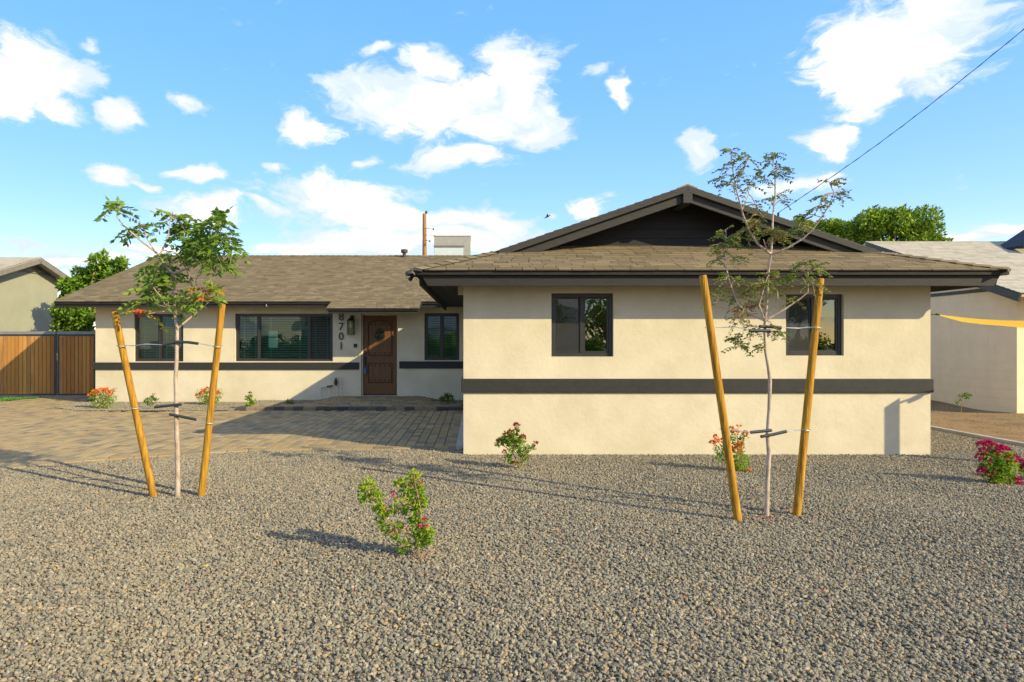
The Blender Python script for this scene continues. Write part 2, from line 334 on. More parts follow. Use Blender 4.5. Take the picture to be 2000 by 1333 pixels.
# ------------------------------------------------------------------ leaves
def leaf_mesh(name, items, mats, fold=.25):
    """items: rows of pos(3) dir(3) side(3) length width tone; each becomes a folded blade of four triangles"""
    A = np.array(items, dtype=np.float64); n = len(A)
    p, d, s = A[:, 0:3], A[:, 3:6], A[:, 6:9]; ln, wd, tone = A[:, 9:10], A[:, 10:11], A[:, 11]
    d = d / np.linalg.norm(d, axis=1, keepdims=True); s = s - d * (s * d).sum(1, keepdims=True); s = s / np.maximum(np.linalg.norm(s, axis=1, keepdims=True), 1e-6)
    u = np.cross(d, s)
    b0 = p; m = p + d * ln * .5 - u * wd * fold; t = p + d * ln - u * wd * .15
    l = p + d * ln * .45 + s * wd * .5; r = p + d * ln * .45 - s * wd * .5
    V = np.stack([b0, l, t, r, m], 1).reshape(-1, 3)
    F = np.array([[0, 4, 1], [1, 4, 2], [0, 3, 4], [3, 2, 4]])
    faces = (np.arange(n)[:, None, None] * 5 + F[None]).reshape(-1, 3)
    me = bpy.data.meshes.new(name); me.vertices.add(len(V)); me.vertices.foreach_set("co", V.ravel())
    nf = len(faces); me.loops.add(nf * 3); me.loops.foreach_set("vertex_index", faces.ravel().astype(np.int32))
    me.polygons.add(nf); me.polygons.foreach_set("loop_start", np.arange(0, nf * 3, 3, dtype=np.int32))
    me.update(calc_edges=True); me.validate()
    a = me.attributes.new("tone", 'FLOAT', 'FACE'); a.data.foreach_set("value", np.repeat(tone, 4).astype(np.float32))
    me.materials.append(mats)
    return me
def rvec():
    v = RNG.normal(size=3); return v / np.linalg.norm(v)

# ------------------------------------------------------------------ ground
def sheet(name, poly, z, m, kind='structure', parent=None):
    b = MB(); b.add([(x, y, z) for x, y in poly], [tuple(range(len(poly)))]); return b.build(name, m, parent, kind=kind)
sheet("ground", [(-400, -200), (400, -200), (400, 900), (-400, 900)], -.06, EARTH)
sheet("road", [(-120, -17), (120, -17), (120, -9), (-120, -9)], -.05, ASPHALT)

# driveway outline on the ground (near edge follows the photograph's curve)
near_edge = [(-420, 985), (-150, 940), (0, 919), (125, 905), (250, 896), (410, 886), (500, 881), (634, 880), (766, 878), (830, 875.5), (888, 877)]
NE = [ground(x, y).xy for x, y in near_edge]
DRIVE = [tuple(p) for p in NE] + [(-.33, 10.2), (-.33, 15.42), (-5.9, 15.42), (-7.2, 15.2), (-9.2, 15.3), (-10.2, 16.0), (-10.6, 17.2), (-10.6, 19.0), (-12.2, 19.0), (-12.7, 17.4), (-13.6, 16.0), (-16, 14.2), (-20, 12.5), (-16, 7)]
def inside(p, poly):
    c = False; n = len(poly); x, y = p
    for i in range(n):
        x1, y1 = poly[i]; x2, y2 = poly[i - 1]
        if (y1 > y) != (y2 > y) and x < (x2 - x1) * (y - y1) / (y2 - y1) + x1: c = not c
    return c
drive = sheet("driveway", DRIVE, -.012, JOINT)
def unit_paver():
    b = MB(); i = .035
    b.hexa([(-.5, -.5, 0), (.5, -.5, 0), (.5, .5, 0), (-.5, .5, 0)], [(-.5, -.5, .8), (.5, -.5, .8), (.5, .5, .8), (-.5, .5, .8)])
    b = MB(); v = []
    for (z, k) in ((0, .5), (.8, .5), (1, .5 - i)):
        v += [(-k, -k, z), (k, -k, z), (k, k, z), (-k, k, z)]
    f = [(8, 9, 10, 11)]
    for r in (0, 4):
        f += [(r + j, r + (j + 1) % 4, r + 4 + (j + 1) % 4, r + 4 + j) for j in range(4)]
    b.add(v, f); return b
UP = unit_paver()
pav_mesh = UP.mesh("paver", PAVER_P)
spots = []
w = .150; x = -.42
while x > -17:
    y = 7.2 + random.random() * .3
    while y < 19:
        ln = random.choice((.15, .225, .225, .30))
        c = (x, y + ln / 2)
        if inside(c, DRIVE): spots.append((c[0], c[1], w - .008, ln - .008, 0, 0))
        y += ln
    x -= w
def along(poly, step, off):
    pts = [Vector((p[0], p[1])) for p in poly]; out = []; d = 0
    for a, b in zip(pts, pts[1:]):
        L_ = (b - a).length; t = (b - a) / L_; n = Vector((-t.y, t.x))
        while d < L_:
            q = a + t * d + n * off; out.append((q.x, q.y, math.atan2(t.y, t.x))); d += step
        d -= L_
    return out
for (x_, y_, r_) in along(NE, .30, .10): spots.append((x_, y_, .292, .19, r_, .004))
for y_ in np.arange(10.0, 15.3, .29): spots.append((-.33 - .02, y_, .15, .28, 0, .003))
def seen(s): 
    u = s[0] / s[1]; return (-.76 < u < .86)
spots.sort(key=lambda s: (0 if seen(s) else 1, s[1]))
mass = MB()
for i, (cx, cy, sx, sy, r, dz) in enumerate(spots):
    h = .030 + random.uniform(-.002, .002) + dz
    if i < 300:
        o = link("paver", pav_mesh, drive); o.location = (cx, cy, -.03 + .002 + dz); o.rotation_euler = (random.uniform(-.006, .006), random.uniform(-.006, .006), r); o.scale = (sx, sy, h)
    else:
        c_, s_ = math.cos(r), math.sin(r); t = random.random(); tx, ty = random.uniform(-.006, .006), random.uniform(-.006, .006)
        vs = [(cx + (vx * sx) * c_ - (vy * sy) * s_, cy + (vx * sx) * s_ + (vy * sy) * c_, -.028 + dz + vz * h + vx * sx * tx + vy * sy * ty) for vx, vy, vz in UP.v]
        mass.add(vs, UP.f, t)
mass.build("far_pavers", PAVER, drive, kind='stuff')

# porch: paved ramp up to the door with a bullnose edge course
def porch_z(X, Y):
    k = min(1, max(0, (Y - 15.5) / 1.55)); q = min(1, max(0, 1 - (abs(X + 2.48) - .95) / .75)); q = q * q * (3 - 2 * q)
    return .066 + (.03 + .10 * q) * k
porch = tag(bpy.data.objects.new("porch_path", None), kind='structure'); COL.objects.link(porch)
b = MB(); nx, ny = 40, 8
xs = np.linspace(-5.6, -.2, nx); ys = np.linspace(15.5, 17.085, ny)
vs = [(X, Y, porch_z(X, Y) - .022) for Y in ys for X in xs] + [(X, 15.5, -.05) for X in xs]
fs = [(j * nx + i, j * nx + i + 1, (j + 1) * nx + i + 1, (j + 1) * nx + i) for j in range(ny - 1) for i in range(nx - 1)]
fs += [(ny * nx + i, ny * nx + i + 1, i + 1, i) for i in range(nx - 1)]
b.add(vs, fs); b.build("path_bed", JOINT, porch)
x = -5.55; edge_mesh = UP.mesh("edging_brick", mat("dark_edging_brick", [(0, (.065, .058, .05)), (.45, (.09, .078, .064)), (.5, (.19, .145, .09)), (.8, (.25, .19, .115)), (1, (.05, .046, .042))], "rand", jit=.1, rough=.9))
while x < -.3:
    L_ = random.choice((.22, .22, .30)); o = link("edging_brick", edge_mesh, porch)
    o.location = (x + L_ / 2, 15.47, -.03); o.scale = (L_ - .008, .16, .112 + random.uniform(-.003, .003)); x += L_
def in_porch(X, Y): return Y > 15.55 and Y < 17.07 and abs(X + 2.48) < 1.0 + (17.1 - Y) * 1.25 + (.5 if Y < 15.9 else 0) and X > -5.5 and X < -.3
y = 15.57; k = 0
while y < 17.0:
    x = -5.5 + (k % 2) * .12
    while x < -.25:
        L_ = random.choice((.19, .285)); 
        if in_porch(x + L_ / 2, y + .09):
            o = link("paver", pav_mesh, porch); cz = porch_z(x + L_ / 2, y + .09)
            o.location = (x + L_ / 2, y + .09, cz - .026); o.scale = (L_ - .008, .18, .026); o.rotation_euler = (math.atan2(porch_z(x + L_ / 2, y + .19) - porch_z(x + L_ / 2, y), .19), -math.atan2(porch_z(x + L_, y + .09) - porch_z(x, y + .09), L_), 0)
        x += L_
    y += .19; k += 1

# gravel: instanced stones on uneven beds
def gz(X, Y): return .018 * math.sin(X * .9 + 1.3) * math.sin(Y * .7) + .012 * math.sin(X * 2.3 + Y * 1.9)
def bed(verts, faces, x0, x1, y0, y1, step, test, z):
    xs = np.arange(x0, x1, step); ys = np.arange(y0, y1, step); base = len(verts); idx = {}
    for j, Y in enumerate(ys):
        for i, X in enumerate(xs):
            if all(test(X + a, Y + c) for a in (0, step) for c in (0, step)):
                q = []
                for (a, c) in ((0, 0), (1, 0), (1, 1), (0, 1)):
                    k = (i + a, j + c)
                    if k not in idx: idx[k] = len(verts); verts.append((xs[0] + k[0] * step, ys[0] + k[1] * step, z(xs[0] + k[0] * step, ys[0] + k[1] * step)))
                    q.append(idx[k])
                faces.append(tuple(q))
def in_front(X, Y):
    if inside((X, Y), DRIVE): return False
    if X <= -.05 and Y > 10.15: return False
    if -.05 < X < 6.33 and Y > 9.5: return False
    if X > 8.33 or Y > 15: return False
    if X > 6.4 and Y > 14: return False
    return X > -.84 * Y - 2.4 and X < .93 * Y + 2.4
GV, GF = [], []
bed(GV, GF, -9, 8.4, 1.2, 15, .1, in_front, lambda X, Y: gz(X, Y) * min(1, max(0, (9.3 - Y) * .6)) - .004)
def in_bed(X, Y): return -10.2 < X < -.2 and 15.36 < Y < 17.09 and not in_porch(X, Y) and not inside((X, Y), DRIVE)
bed(GV, GF, -10.3, -.2, 15.3, 17.15, .05, in_bed, lambda X, Y: porch_z(X, Y) - .012 if X > -5.6 and Y > 15.5 else (-.004 + .045 * (Y - 15.3) / 1.8))
me = bpy.data.meshes.new("gravel"); me.from_pydata(GV, [], GF); me.materials.append(SOIL); me.materials.append(STONE)
gravel = tag(link("gravel", me), kind='stuff'); gravel['label'] = "grey and tan crushed stone covering the front yard"
def gravel_nodes(ob):
    ng = bpy.data.node_groups.new("scatter_stones", 'GeometryNodeTree')
    ng.interface.new_socket("Geometry", in_out='INPUT', socket_type='NodeSocketGeometry'); ng.interface.new_socket("Geometry", in_out='OUTPUT', socket_type='NodeSocketGeometry')
    N, L = ng.nodes, ng.links
    gi = N.new('NodeGroupInput'); go = N.new('NodeGroupOutput')
    jv = N.new('GeometryNodeJoinGeometry')
    for k in range(7):
        ico = N.new('GeometryNodeMeshIcoSphere'); ico.inputs['Radius'].default_value = 1; ico.inputs['Subdivisions'].default_value = 2 if k == 6 else 1
        pos = N.new('GeometryNodeInputPosition')
        vo = N.new('ShaderNodeTexVoronoi'); vo.voronoi_dimensions = '4D'; vo.inputs['Scale'].default_value = .62; vo.inputs['W'].default_value = k * 3.7; L.new(pos.outputs[0], vo.inputs['Vector'])
        no = N.new('ShaderNodeTexNoise'); no.noise_dimensions = '4D'; no.inputs['Scale'].default_value = 1.1; no.inputs['W'].default_value = k * 5.3; no.inputs['Detail'].default_value = 1; L.new(pos.outputs[0], no.inputs['Vector'])
        ad = N.new('ShaderNodeMath'); ad.operation = 'MULTIPLY_ADD'; L.new(vo.outputs['Distance'], ad.inputs[0]); ad.inputs[1].default_value = .95; L.new(no.outputs[0], ad.inputs[2])
        sc = N.new('ShaderNodeVectorMath'); sc.operation = 'SCALE'; L.new(pos.outputs[0], sc.inputs[0]); L.new(ad.outputs[0], sc.inputs['Scale'])
        sh = N.new('ShaderNodeVectorMath'); sh.operation = 'MULTIPLY'; L.new(sc.outputs[0], sh.inputs[0]); sh.inputs[1].default_value = (1.15, .8 + .04 * k, .62 + .05 * (k % 3))
        sp = N.new('GeometryNodeSetPosition'); L.new(ico.outputs['Mesh'], sp.inputs['Geometry']); L.new(sh.outputs[0], sp.inputs['Position'])
        sm = N.new('GeometryNodeSetMaterial'); sm.inputs['Material'].default_value = STONE; L.new(sp.outputs[0], sm.inputs['Geometry'])
        ss = N.new('GeometryNodeSetShadeSmooth'); ss.inputs['Shade Smooth'].default_value = False; L.new(sm.outputs[0], ss.inputs['Geometry'])
        g2 = N.new('GeometryNodeGeometryToInstance'); L.new(ss.outputs[0], g2.inputs[0]); L.new(g2.outputs[0], jv.inputs[0])
    dp = N.new('GeometryNodeDistributePointsOnFaces'); dp.inputs['Density'].default_value = 5200; dp.inputs['Seed'].default_value = 3
    L.new(gi.outputs[0], dp.inputs['Mesh'])
    def rv(lo, hi, seed, t='FLOAT'):
        r = N.new('FunctionNodeRandomValue'); r.data_type = t
        i0 = 0 if t == 'FLOAT_VECTOR' else 2
        r.inputs[i0].default_value = lo; r.inputs[i0 + 1].default_value = hi; r.inputs['Seed'].default_value = seed
        return r.outputs[0] if t == 'FLOAT_VECTOR' else r.outputs[1]
    off = N.new('ShaderNodeCombineXYZ'); L.new(rv(-.004, .012, 5), off.inputs[2])
    s0 = N.new('GeometryNodeSetPosition'); L.new(dp.outputs['Points'], s0.inputs['Geometry']); L.new(off.outputs[0], s0.inputs['Offset'])
    ip = N.new('GeometryNodeInstanceOnPoints'); L.new(s0.outputs[0], ip.inputs['Points']); L.new(jv.outputs[0], ip.inputs['Instance'])
    ip.inputs['Pick Instance'].default_value = True
    ri = N.new('FunctionNodeRandomValue'); ri.data_type = 'INT'; ri.inputs[4].default_value = 0; ri.inputs[5].default_value = 6; ri.inputs['Seed'].default_value = 9
    L.new(ri.outputs[2], ip.inputs['Instance Index'])
    L.new(rv((-.9, -.9, 0), (.9, .9, 6.28), 21, 'FLOAT_VECTOR'), ip.inputs['Rotation'])
    pw = N.new('ShaderNodeMath'); pw.operation = 'POWER'; L.new(rv(0, 1, 31), pw.inputs[0]); pw.inputs[1].default_value = 2.0
    sz = N.new('ShaderNodeMath'); sz.operation = 'MULTIPLY_ADD'; L.new(pw.outputs[0], sz.inputs[0]); sz.inputs[1].default_value = .0098; sz.inputs[2].default_value = .0054
    L.new(sz.outputs[0], ip.inputs['Scale'])
    st = N.new('GeometryNodeStoreNamedAttribute'); st.data_type = 'FLOAT'; st.domain = 'INSTANCE'; st.inputs['Name'].default_value = 'tone'
    L.new(ip.outputs[0], st.inputs['Geometry']); L.new(rv(0, 1, 41), st.inputs['Value'])
    jo = N.new('GeometryNodeJoinGeometry'); L.new(gi.outputs[0], jo.inputs[0]); L.new(st.outputs[0], jo.inputs[0]); L.new(jo.outputs[0], go.inputs[0])
    md = ob.modifiers.new("stones", 'NODES'); md.node_group = ng
gravel_nodes(gravel)

# neighbour's bare yard, kerb between
b = MB()
for Y in np.arange(7.0, 20, .6):
    X = 8.36 + .1 * math.sin(Y * .35); X2 = 8.36 + .1 * math.sin((Y + .6) * .35)
    b.hexa([(X, Y, -.05), (X + .1, Y, -.05), (X2 + .1, Y + .6, -.05), (X2, Y + .6, -.05)], [(X, Y, .055), (X + .1, Y, .055), (X2 + .1, Y + .6, .055), (X2, Y + .6, .055)])
b.build("kerb", CONCRETE, kind='structure')
b = MB(); nxx, nyy = 44, 90
def dz_(X, Y): return .01 + .10 * max(0, min(1, (X - 9.6) / 2)) * (.55 + .45 * math.sin(Y * 1.1 + .6)) + .012 * math.sin(X * 5 + Y * 3)
gx = np.linspace(8.44, 30, nxx); gx = np.concatenate([np.linspace(8.44, 11.95, 30), np.linspace(12.3, 30, 14)]); gy = np.linspace(3, 24, nyy)
b.add([(X, Y, dz_(X, Y)) for Y in gy for X in gx], [(j * nxx + i, j * nxx + i + 1, (j + 1) * nxx + i + 1, (j + 1) * nxx + i) for j in range(nyy - 1) for i in range(nxx - 1)])
b.build("bare_yard", DIRT, kind='structure')
b = MB()
for _ in range(1500):
    Y = random.uniform(8, 17); X = random.uniform(8.5, 11.6); r_ = random.uniform(.006, .022); z_ = dz_(X, Y)
    b.add([(X - r_, Y, z_), (X, Y - r_, z_), (X + r_, Y, z_), (X, Y + r_, z_), (X + random.uniform(-.3, .3) * r_, Y, z_ + r_ * random.uniform(.5, .9))], [(0, 1, 4), (1, 2, 4), (2, 3, 4), (3, 0, 4)], random.random())
b.build("dirt_clods", mat("dirt_clod", [(.15, .09, .04), (.30, .20, .10), (.38, .28, .16)], 'attr', jit=.2, rough=1), kind='stuff')
# turf patch by the gate
TURFP = [(-14.0, 18.9), (-12.3, 18.95), (-12.75, 17.45), (-13.65, 16.1), (-16, 14.3), (-20, 14), (-20, 18.9)]
items = []
while len(items) < 9000:
    p = (random.uniform(-16.5, -12.2), random.uniform(15.2, 18.95))
    if inside(p, TURFP):
        a = random.random() * 6.28
        items.append([p[0], p[1], 0.0, .5 * math.cos(a), .5 * math.sin(a), 1, -math.sin(a), math.cos(a), 0, random.uniform(.03, .055), .012, random.random()])
o = tag(link("grass", leaf_mesh("grass", items, TURF)), kind='stuff')
sheet("lawn_base", TURFP, .002, mat("turf_backing", [(.03, .09, .012), (.05, .12, .02)], rough=1))

# ------------------------------------------------------------------ the house
house = thing("house", "single storey cream stucco house with dark trim and brown shingle roof", "house", (3.1, 9.42, 0))
def wall_open(b, x0, x1, z0, z1, y, th, holes):
    """wall facing -Y with rectangular holes (x0,x1,z0,z1)"""
    xs = sorted({x0, x1, *[h[0] for h in holes], *[h[1] for h in holes]}); zs = sorted({z0, z1, *[h[2] for h in holes], *[h[3] for h in holes]})
    for i in range(len(xs) - 1):
        for j in range(len(zs) - 1):
            cx, cz = (xs[i] + xs[i + 1]) / 2, (zs[j] + zs[j + 1]) / 2
            if any(h[0] < cx < h[1] and h[2] < cz < h[3] for h in holes): continue
            a, c, d, e = xs[i], xs[i + 1], zs[j], zs[j + 1]
            b.add([(a, y, d), (c, y, d), (c, y, e), (a, y, e)], [(0, 1, 2, 3)]); b.add([(a, y + th, d), (c, y + th, d), (c, y + th, e), (a, y + th, e)], [(3, 2, 1, 0)])
    for (a, c, d, e) in holes:
        q = lambda *p: b.add(p, [(0, 1, 2, 3)])
        q((a, y, d), (a, y + th, d), (a, y + th, e), (a, y, e)); q((c, y, e), (c, y + th, e), (c, y + th, d), (c, y, d))
        q((a, y, e), (a, y + th, e), (c, y + th, e), (c, y, e)); q((c, y, d), (c, y + th, d), (a, y + th, d), (a, y, d))
    q = lambda *p: b.add(p, [(0, 1, 2, 3)])
    q((x0, y + th, z0), (x0, y, z0), (x0, y, z1), (x0, y + th, z1)); q((x1, y, z0), (x1, y + th, z0), (x1, y + th, z1), (x1, y, z1))
WY, LY = 9.42, 17.10
wx0, wx1 = -.18, 6.43
ww = [(X_at(1077, WY), X_at(1198, WY), Z_at(697, WY), Z_at(573, WY)), (X_at(1535, WY), X_at(1648, WY), Z_at(695, WY), Z_at(575, WY))]
lw = [(X_at(262, LY), X_at(358, LY), Z_at(706.5, LY), Z_at(613, LY)), (X_at(459.5, LY), X_at(650, LY), Z_at(706, LY), Z_at(613, LY)), (X_at(829, LY), X_at(897, LY), Z_at(704, LY), Z_at(612, LY))]
dr = (X_at(705.5, LY), X_at(777.5, LY), .10, Z_at(613.5, LY))
b = MB(); wall_open(b, wx0, wx1, -.1, 2.52, WY, .22, ww); b.build("wing_wall", STUCCO, house, label="sunlit cream stucco wall of the front wing")
b = MB(); wall_open(b, -9.78, wx0, -.1, 2.60, LY, .22, lw + [dr]); b.build("entry_wall", STUCCO, house, label="cream stucco wall round the front door, partly in shade")
b = MB()
b.box(wx0, wx0 + .2, WY + .22, LY - .002, -.1, 2.52); b.box(wx1 - .2, wx1, WY + .22, 26.8, -.1, 2.52)
b.box(-9.78, -9.58, LY + .22, 26.8, -.1, 2.6); b.box(-9.58, wx1 - .2, 26.6, 26.8, -.1, 2.6); b.box(-.18, .02, LY + .001, 26.6, -.1, 2.6)
b.build("side_wall", STUCCO, house)
# gable triangle under the left rake
b = MB(); b.prism([(-9.78, LY, 2.602), (-9.78, 26.8, 2.602), (-9.78, 21.95, 4.22)], (.2, 0, 0)); b.build("gable_end", STUCCO, house)
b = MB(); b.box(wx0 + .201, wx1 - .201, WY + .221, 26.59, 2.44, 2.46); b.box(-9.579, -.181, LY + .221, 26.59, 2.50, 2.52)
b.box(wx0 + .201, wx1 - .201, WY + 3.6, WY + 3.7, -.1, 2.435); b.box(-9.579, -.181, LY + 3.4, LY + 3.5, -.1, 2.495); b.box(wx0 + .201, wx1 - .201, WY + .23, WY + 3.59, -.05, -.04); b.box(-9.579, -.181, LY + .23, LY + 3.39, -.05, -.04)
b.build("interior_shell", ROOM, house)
# belt courses
for nm, (x0, x1, z0, z1, y) in {"a": (X_at(901, WY), X_at(1821, WY), Z_at(767, WY), Z_at(740, WY), WY), "b": (-9.83, X_at(702, LY), Z_at(722, LY), Z_at(708.2, LY), LY), "c": (X_at(780, LY), wx0 - .002, Z_at(720, LY), Z_at(706.2, LY), LY)}.items():
    b = MB()
    if nm == 'a': b.box(x0, x1, y - .035, y + .6, z0, z1)
    elif nm == 'b':
        b.box(x0, x1, y - .04, y - .001, z0, z1); b.box(x0, -9.782, y, y + .5, z0, z1)
    else: b.box(x0, x1, y - .04, y - .001, z0, z1)
    b.build("belt_course", TRIM, house, bevel=.01)

# windows
def window(hole, y, glassm, splits, blind=None, screens=(), dark=True, label=None):
    x0, x1, z0, z1 = hole; yy = y + .055
    fr = MB(); e = .055; d = .06; g = .002
    fr.box(x0 + g, x0 + e, yy, yy + d, z0 + g, z1 - g); fr.box(x1 - e, x1 - g, yy, yy + d, z0 + g, z1 - g)
    fr.box(x0 + e, x1 - e, yy, yy + d, z0 + g, z0 + e); fr.box(x0 + e, x1 - e, yy, yy + d, z1 - e, z1 - g)
    win = fr.build("window", WINFRAME, house, bevel=.004, label=label)
    xs = [x0 + e] + [x0 + (x1 - x0) * s for s in splits] + [x1 - e]
    sa = MB()
    for s in xs[1:-1]: sa.box(s - .024, s + .024, yy - .006, yy + d - .004, z0 + e + .001, z1 - e - .001)
    for i in range(len(xs) - 1):            # sash rails
        a, c = xs[i] + (.026 if i else .002), xs[i + 1] - (.026 if i < len(xs) - 2 else .002); q = .022; o_ = .012
        sa.box(a, a + q, yy + o_, yy + d - .008, z0 + e + .002, z1 - e - .002); sa.box(c - q, c, yy + o_, yy + d - .008, z0 + e + .002, z1 - e - .002)
        sa.box(a + q, c - q, yy + o_, yy + d - .008, z0 + e + .002, z0 + e + q); sa.box(a + q, c - q, yy + o_, yy + d - .008, z1 - e - q, z1 - e - .002)
    sa.build("sash", WINFRAME, win)
    for i in range(len(xs) - 1):
        p = MB(); a, c = xs[i] + .022, xs[i + 1] - .022; t = random.uniform(-.003, .003)
        p.add([(a, yy + .03 + t, z0 + e + .01), (c, yy + .03 - t, z0 + e + .01), (c, yy + .03 - t, z1 - e - .01), (a, yy + .03 + t, z1 - e - .01)], [(0, 1, 2, 3)])
        p.build("pane", glassm, win)
        if i in screens:
            p = MB(); p.add([(a, yy + .008, z0 + e + .012), (c, yy + .008, z0 + e + .012), (c, yy + .008, z1 - e - .012), (a, yy + .008, z1 - e - .012)], [(0, 1, 2, 3)]); p.build("insect_screen", SCREEN, win)
    if blind:
        bl = MB(); z = z0 + .06
        while z < z1 - .06:
            for i in range(len(xs) - 1):
                a, c = xs[i] + .02, xs[i + 1] - .02; h = blind
                bl.hexa([(a, yy + .13, z), (c, yy + .13, z), (c, yy + .172, z + h), (a, yy + .172, z + h)], [(a, yy + .13, z + .003), (c, yy + .13, z + .003), (c, yy + .172, z + h + .003), (a, yy + .172, z + h + .003)])
            z += .045
        for i in range(len(xs) - 1):
            a, c = xs[i] + .02, xs[i + 1] - .02
            for q in (.2, .8): bl.box(a + (c - a) * q - .004, a + (c - a) * q + .004, yy + .124, yy + .127, z0 + .05, z1 - .05)
            bl.box(a, c, yy + .125, yy + .175, z1 - .06, z1 - .02); bl.box(a, c, yy + .13, yy + .172, z0 + .035, z0 + .055)
        bl.build("blind", BLIND, win)
    return win
window(ww[0], WY, GLASS_D, [.5], screens=(0,), label="two pane window of the wing mirroring trees")
window(ww[1], WY, GLASS_D, [.5], screens=(0,), label="two pane window of the wing behind the staked tree")
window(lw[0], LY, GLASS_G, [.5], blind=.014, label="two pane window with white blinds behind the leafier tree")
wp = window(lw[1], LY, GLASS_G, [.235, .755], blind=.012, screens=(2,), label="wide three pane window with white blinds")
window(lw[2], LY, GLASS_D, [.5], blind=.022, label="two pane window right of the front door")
b = MB(); b.box(X_at(521, LY), X_at(539, LY), LY + .155, LY + .158, Z_at(680, LY), Z_at(660, LY)); b.box(X_at(521, LY), X_at(539, LY), LY + .155, LY + .158, Z_at(658, LY), Z_at(647, LY))
b.build("paper_notice", BLIND, wp)

# door
x0, x1, z0, z1 = dr; zt = .235
b = MB(); b.box(x0 + .002, x0 + .035, LY + .05, LY + .16, zt - .02, z1 - .002); b.box(x1 - .035, x1 - .002, LY + .05, LY + .16, zt - .02, z1 - .002); b.box(x0 + .035, x1 - .035, LY + .05, LY + .16, z1 - .035, z1 - .002)
b.box(x0 - .06, x0 - .001, LY - .02, LY - .001, .12, z1 + .03); b.build("door_frame", STUCCO, house)
b = MB(); b.box(x0 + .002, x1 - .002, LY - .015, LY + .2, .05, zt - .022); b.build("threshold", CONCRETE, house)
da, dc, dy = x0 + .036, x1 - .036, LY + .085
b = MB(); b.box(da, dc, dy, dy + .045, zt, z1 - .037)
door = b.build("door", DOORW, house, label="brown wood plank door with iron studs and grille")
pw_ = .125; pa, pc = da + pw_, dc - pw_; 
def zfrac(py): return Z_at(py, LY)
def raised(x0_, x1_, z0_, z1_, arch=0):
    m = MB(); n = 10
    # vertical planks of the panel, with grooves between
    k = 5; wd = (x1_ - x0_) / k
    for i in range(k):
        a, c = x0_ + i * wd + .003, x0_ + (i + 1) * wd - .003
        top = lambda X: z1_ + arch * (1 - ((X - (x0_ + x1_) / 2) / ((x1_ - x0_) / 2)) ** 2)
        m.hexa([(a, dy - .004, z0_), (c, dy - .004, z0_), (c, dy - .004, top(c)), (a, dy - .004, top(a))][::1], [(a, dy + .002, z0_), (c, dy + .002, z0_), (c, dy + .002, top(c)), (a, dy + .002, top(a))])
    m.build("door_panel", DOORW, door)
    mo = MB(); q = .018
    mo.box(x0_ - q, x0_ - .002, dy - .020, dy, z0_ - q, z1_); mo.box(x1_ + .002, x1_ + q, dy - .020, dy, z0_ - q, z1_); mo.box(x0_, x1_, dy - .020, dy, z0_ - q, z0_ - .002)
    pts = [(x0_ + (x1_ - x0_) * t, z1_ + arch * (1 - (2 * t - 1) ** 2)) for t in np.linspace(0, 1, 9)]
    for (a, za), (c, zc) in zip(pts, pts[1:]):
        mo.hexa([(a, dy - .020, za + .002), (c, dy - .020, zc + .002), (c, dy - .020, zc + q), (a, dy - .020, za + q)], [(a, dy, za + .002), (c, dy, zc + .002), (c, dy, zc + q), (a, dy, za + q)])
    mo.build("panel_moulding", DOORD, door)
raised(pa + .02, pc - .02, zfrac(694), zfrac(632), .07)
raised(pa + .02, pc - .02, zfrac(747), zfrac(711))
st = MB(); st.add([(-.016, 0, -.016), (.016, 0, -.016), (.016, 0, .016), (-.016, 0, .016), (0, -.019, 0)], [(0, 1, 4), (1, 2, 4), (2, 3, 4), (3, 0, 4)]); stm = st.mesh("iron_stud", IRON)
for py in (634, 690, 715, 743.5):
    for i in range(5):
        o = link("iron_stud", stm, door); o.location = (pa + .07 + (pc - pa - .14) * i / 4, dy - .005, zfrac(py))
gr = MB(); gx0, gc = (pa + pc) / 2, zfrac(654)
for dx_ in (-.06, .0, .06): gr.tube([(gx0 + dx_, dy - .03, gc - .14), (gx0 + dx_, dy - .03, gc + .17 - abs(dx_) * .6)], .013, 6)
for dz2 in (-.08, .06): gr.tube([(gx0 - .12, dy - .03, gc + dz2), (gx0 + .12, dy - .03, gc + dz2)], .013, 6)
for s in (-1, 1):
    gr.tube([(gx0 + s * (.09 + .04 * math.cos(t)), dy - .03, gc - .02 + .055 * math.sin(t)) for t in np.linspace(0, 6.28, 13)], .011, 5)
    gr.tube([(gx0 + s * (.03 + .03 * math.cos(t)), dy - .03, gc - .13 + .04 * math.sin(t)) for t in np.linspace(0, 6.28, 11)], .006, 5)
gr.tube([(gx0 - .12, dy - .03, gc + .06), (gx0 - .12, dy, gc + .06)], .008, 5); gr.tube([(gx0 + .12, dy - .03, gc + .06), (gx0 + .12, dy, gc + .06)], .008, 5)
gr.build("door_grille", IRON, door)
b = MB(); b.box(gx0 - .10, gx0 + .10, dy - .008, dy + .001, gc - .12, gc + .08); b.build("speakeasy_pane", LAMPG, door)
hx = da + .055; b = MB()
b.box(hx - .03, hx + .03, dy - .02, dy, zfrac(693), zfrac(685)); b.box(hx - .028, hx + .028, dy - .018, dy, zfrac(717), zfrac(696))
b.tube([(hx, dy - .02, zfrac(698)), (hx, dy - .06, zfrac(700)), (hx, dy - .06, zfrac(709)), (hx, dy - .02, zfrac(711))], .011, 6); b.tube([(hx, dy - .02, zfrac(689)), (hx, dy - .035, zfrac(689))], .02, 10)
b.build("door_handle", IRON, door, bevel=.003)
b = MB(); b.box(hx - .03, hx + .035, dy - .075, dy - .022, zfrac(730), zfrac(719)); b.tube([(hx - .02, dy - .05, zfrac(719)), (hx - .02, dy - .05, zfrac(714)), (hx + .02, dy - .05, zfrac(714)), (hx + .02, dy - .05, zfrac(719))], .005, 6)
tag(b.build("lock_box", BLUEBOX, bevel=.008), "small blue lock box hanging from the front door handle", "lock box")

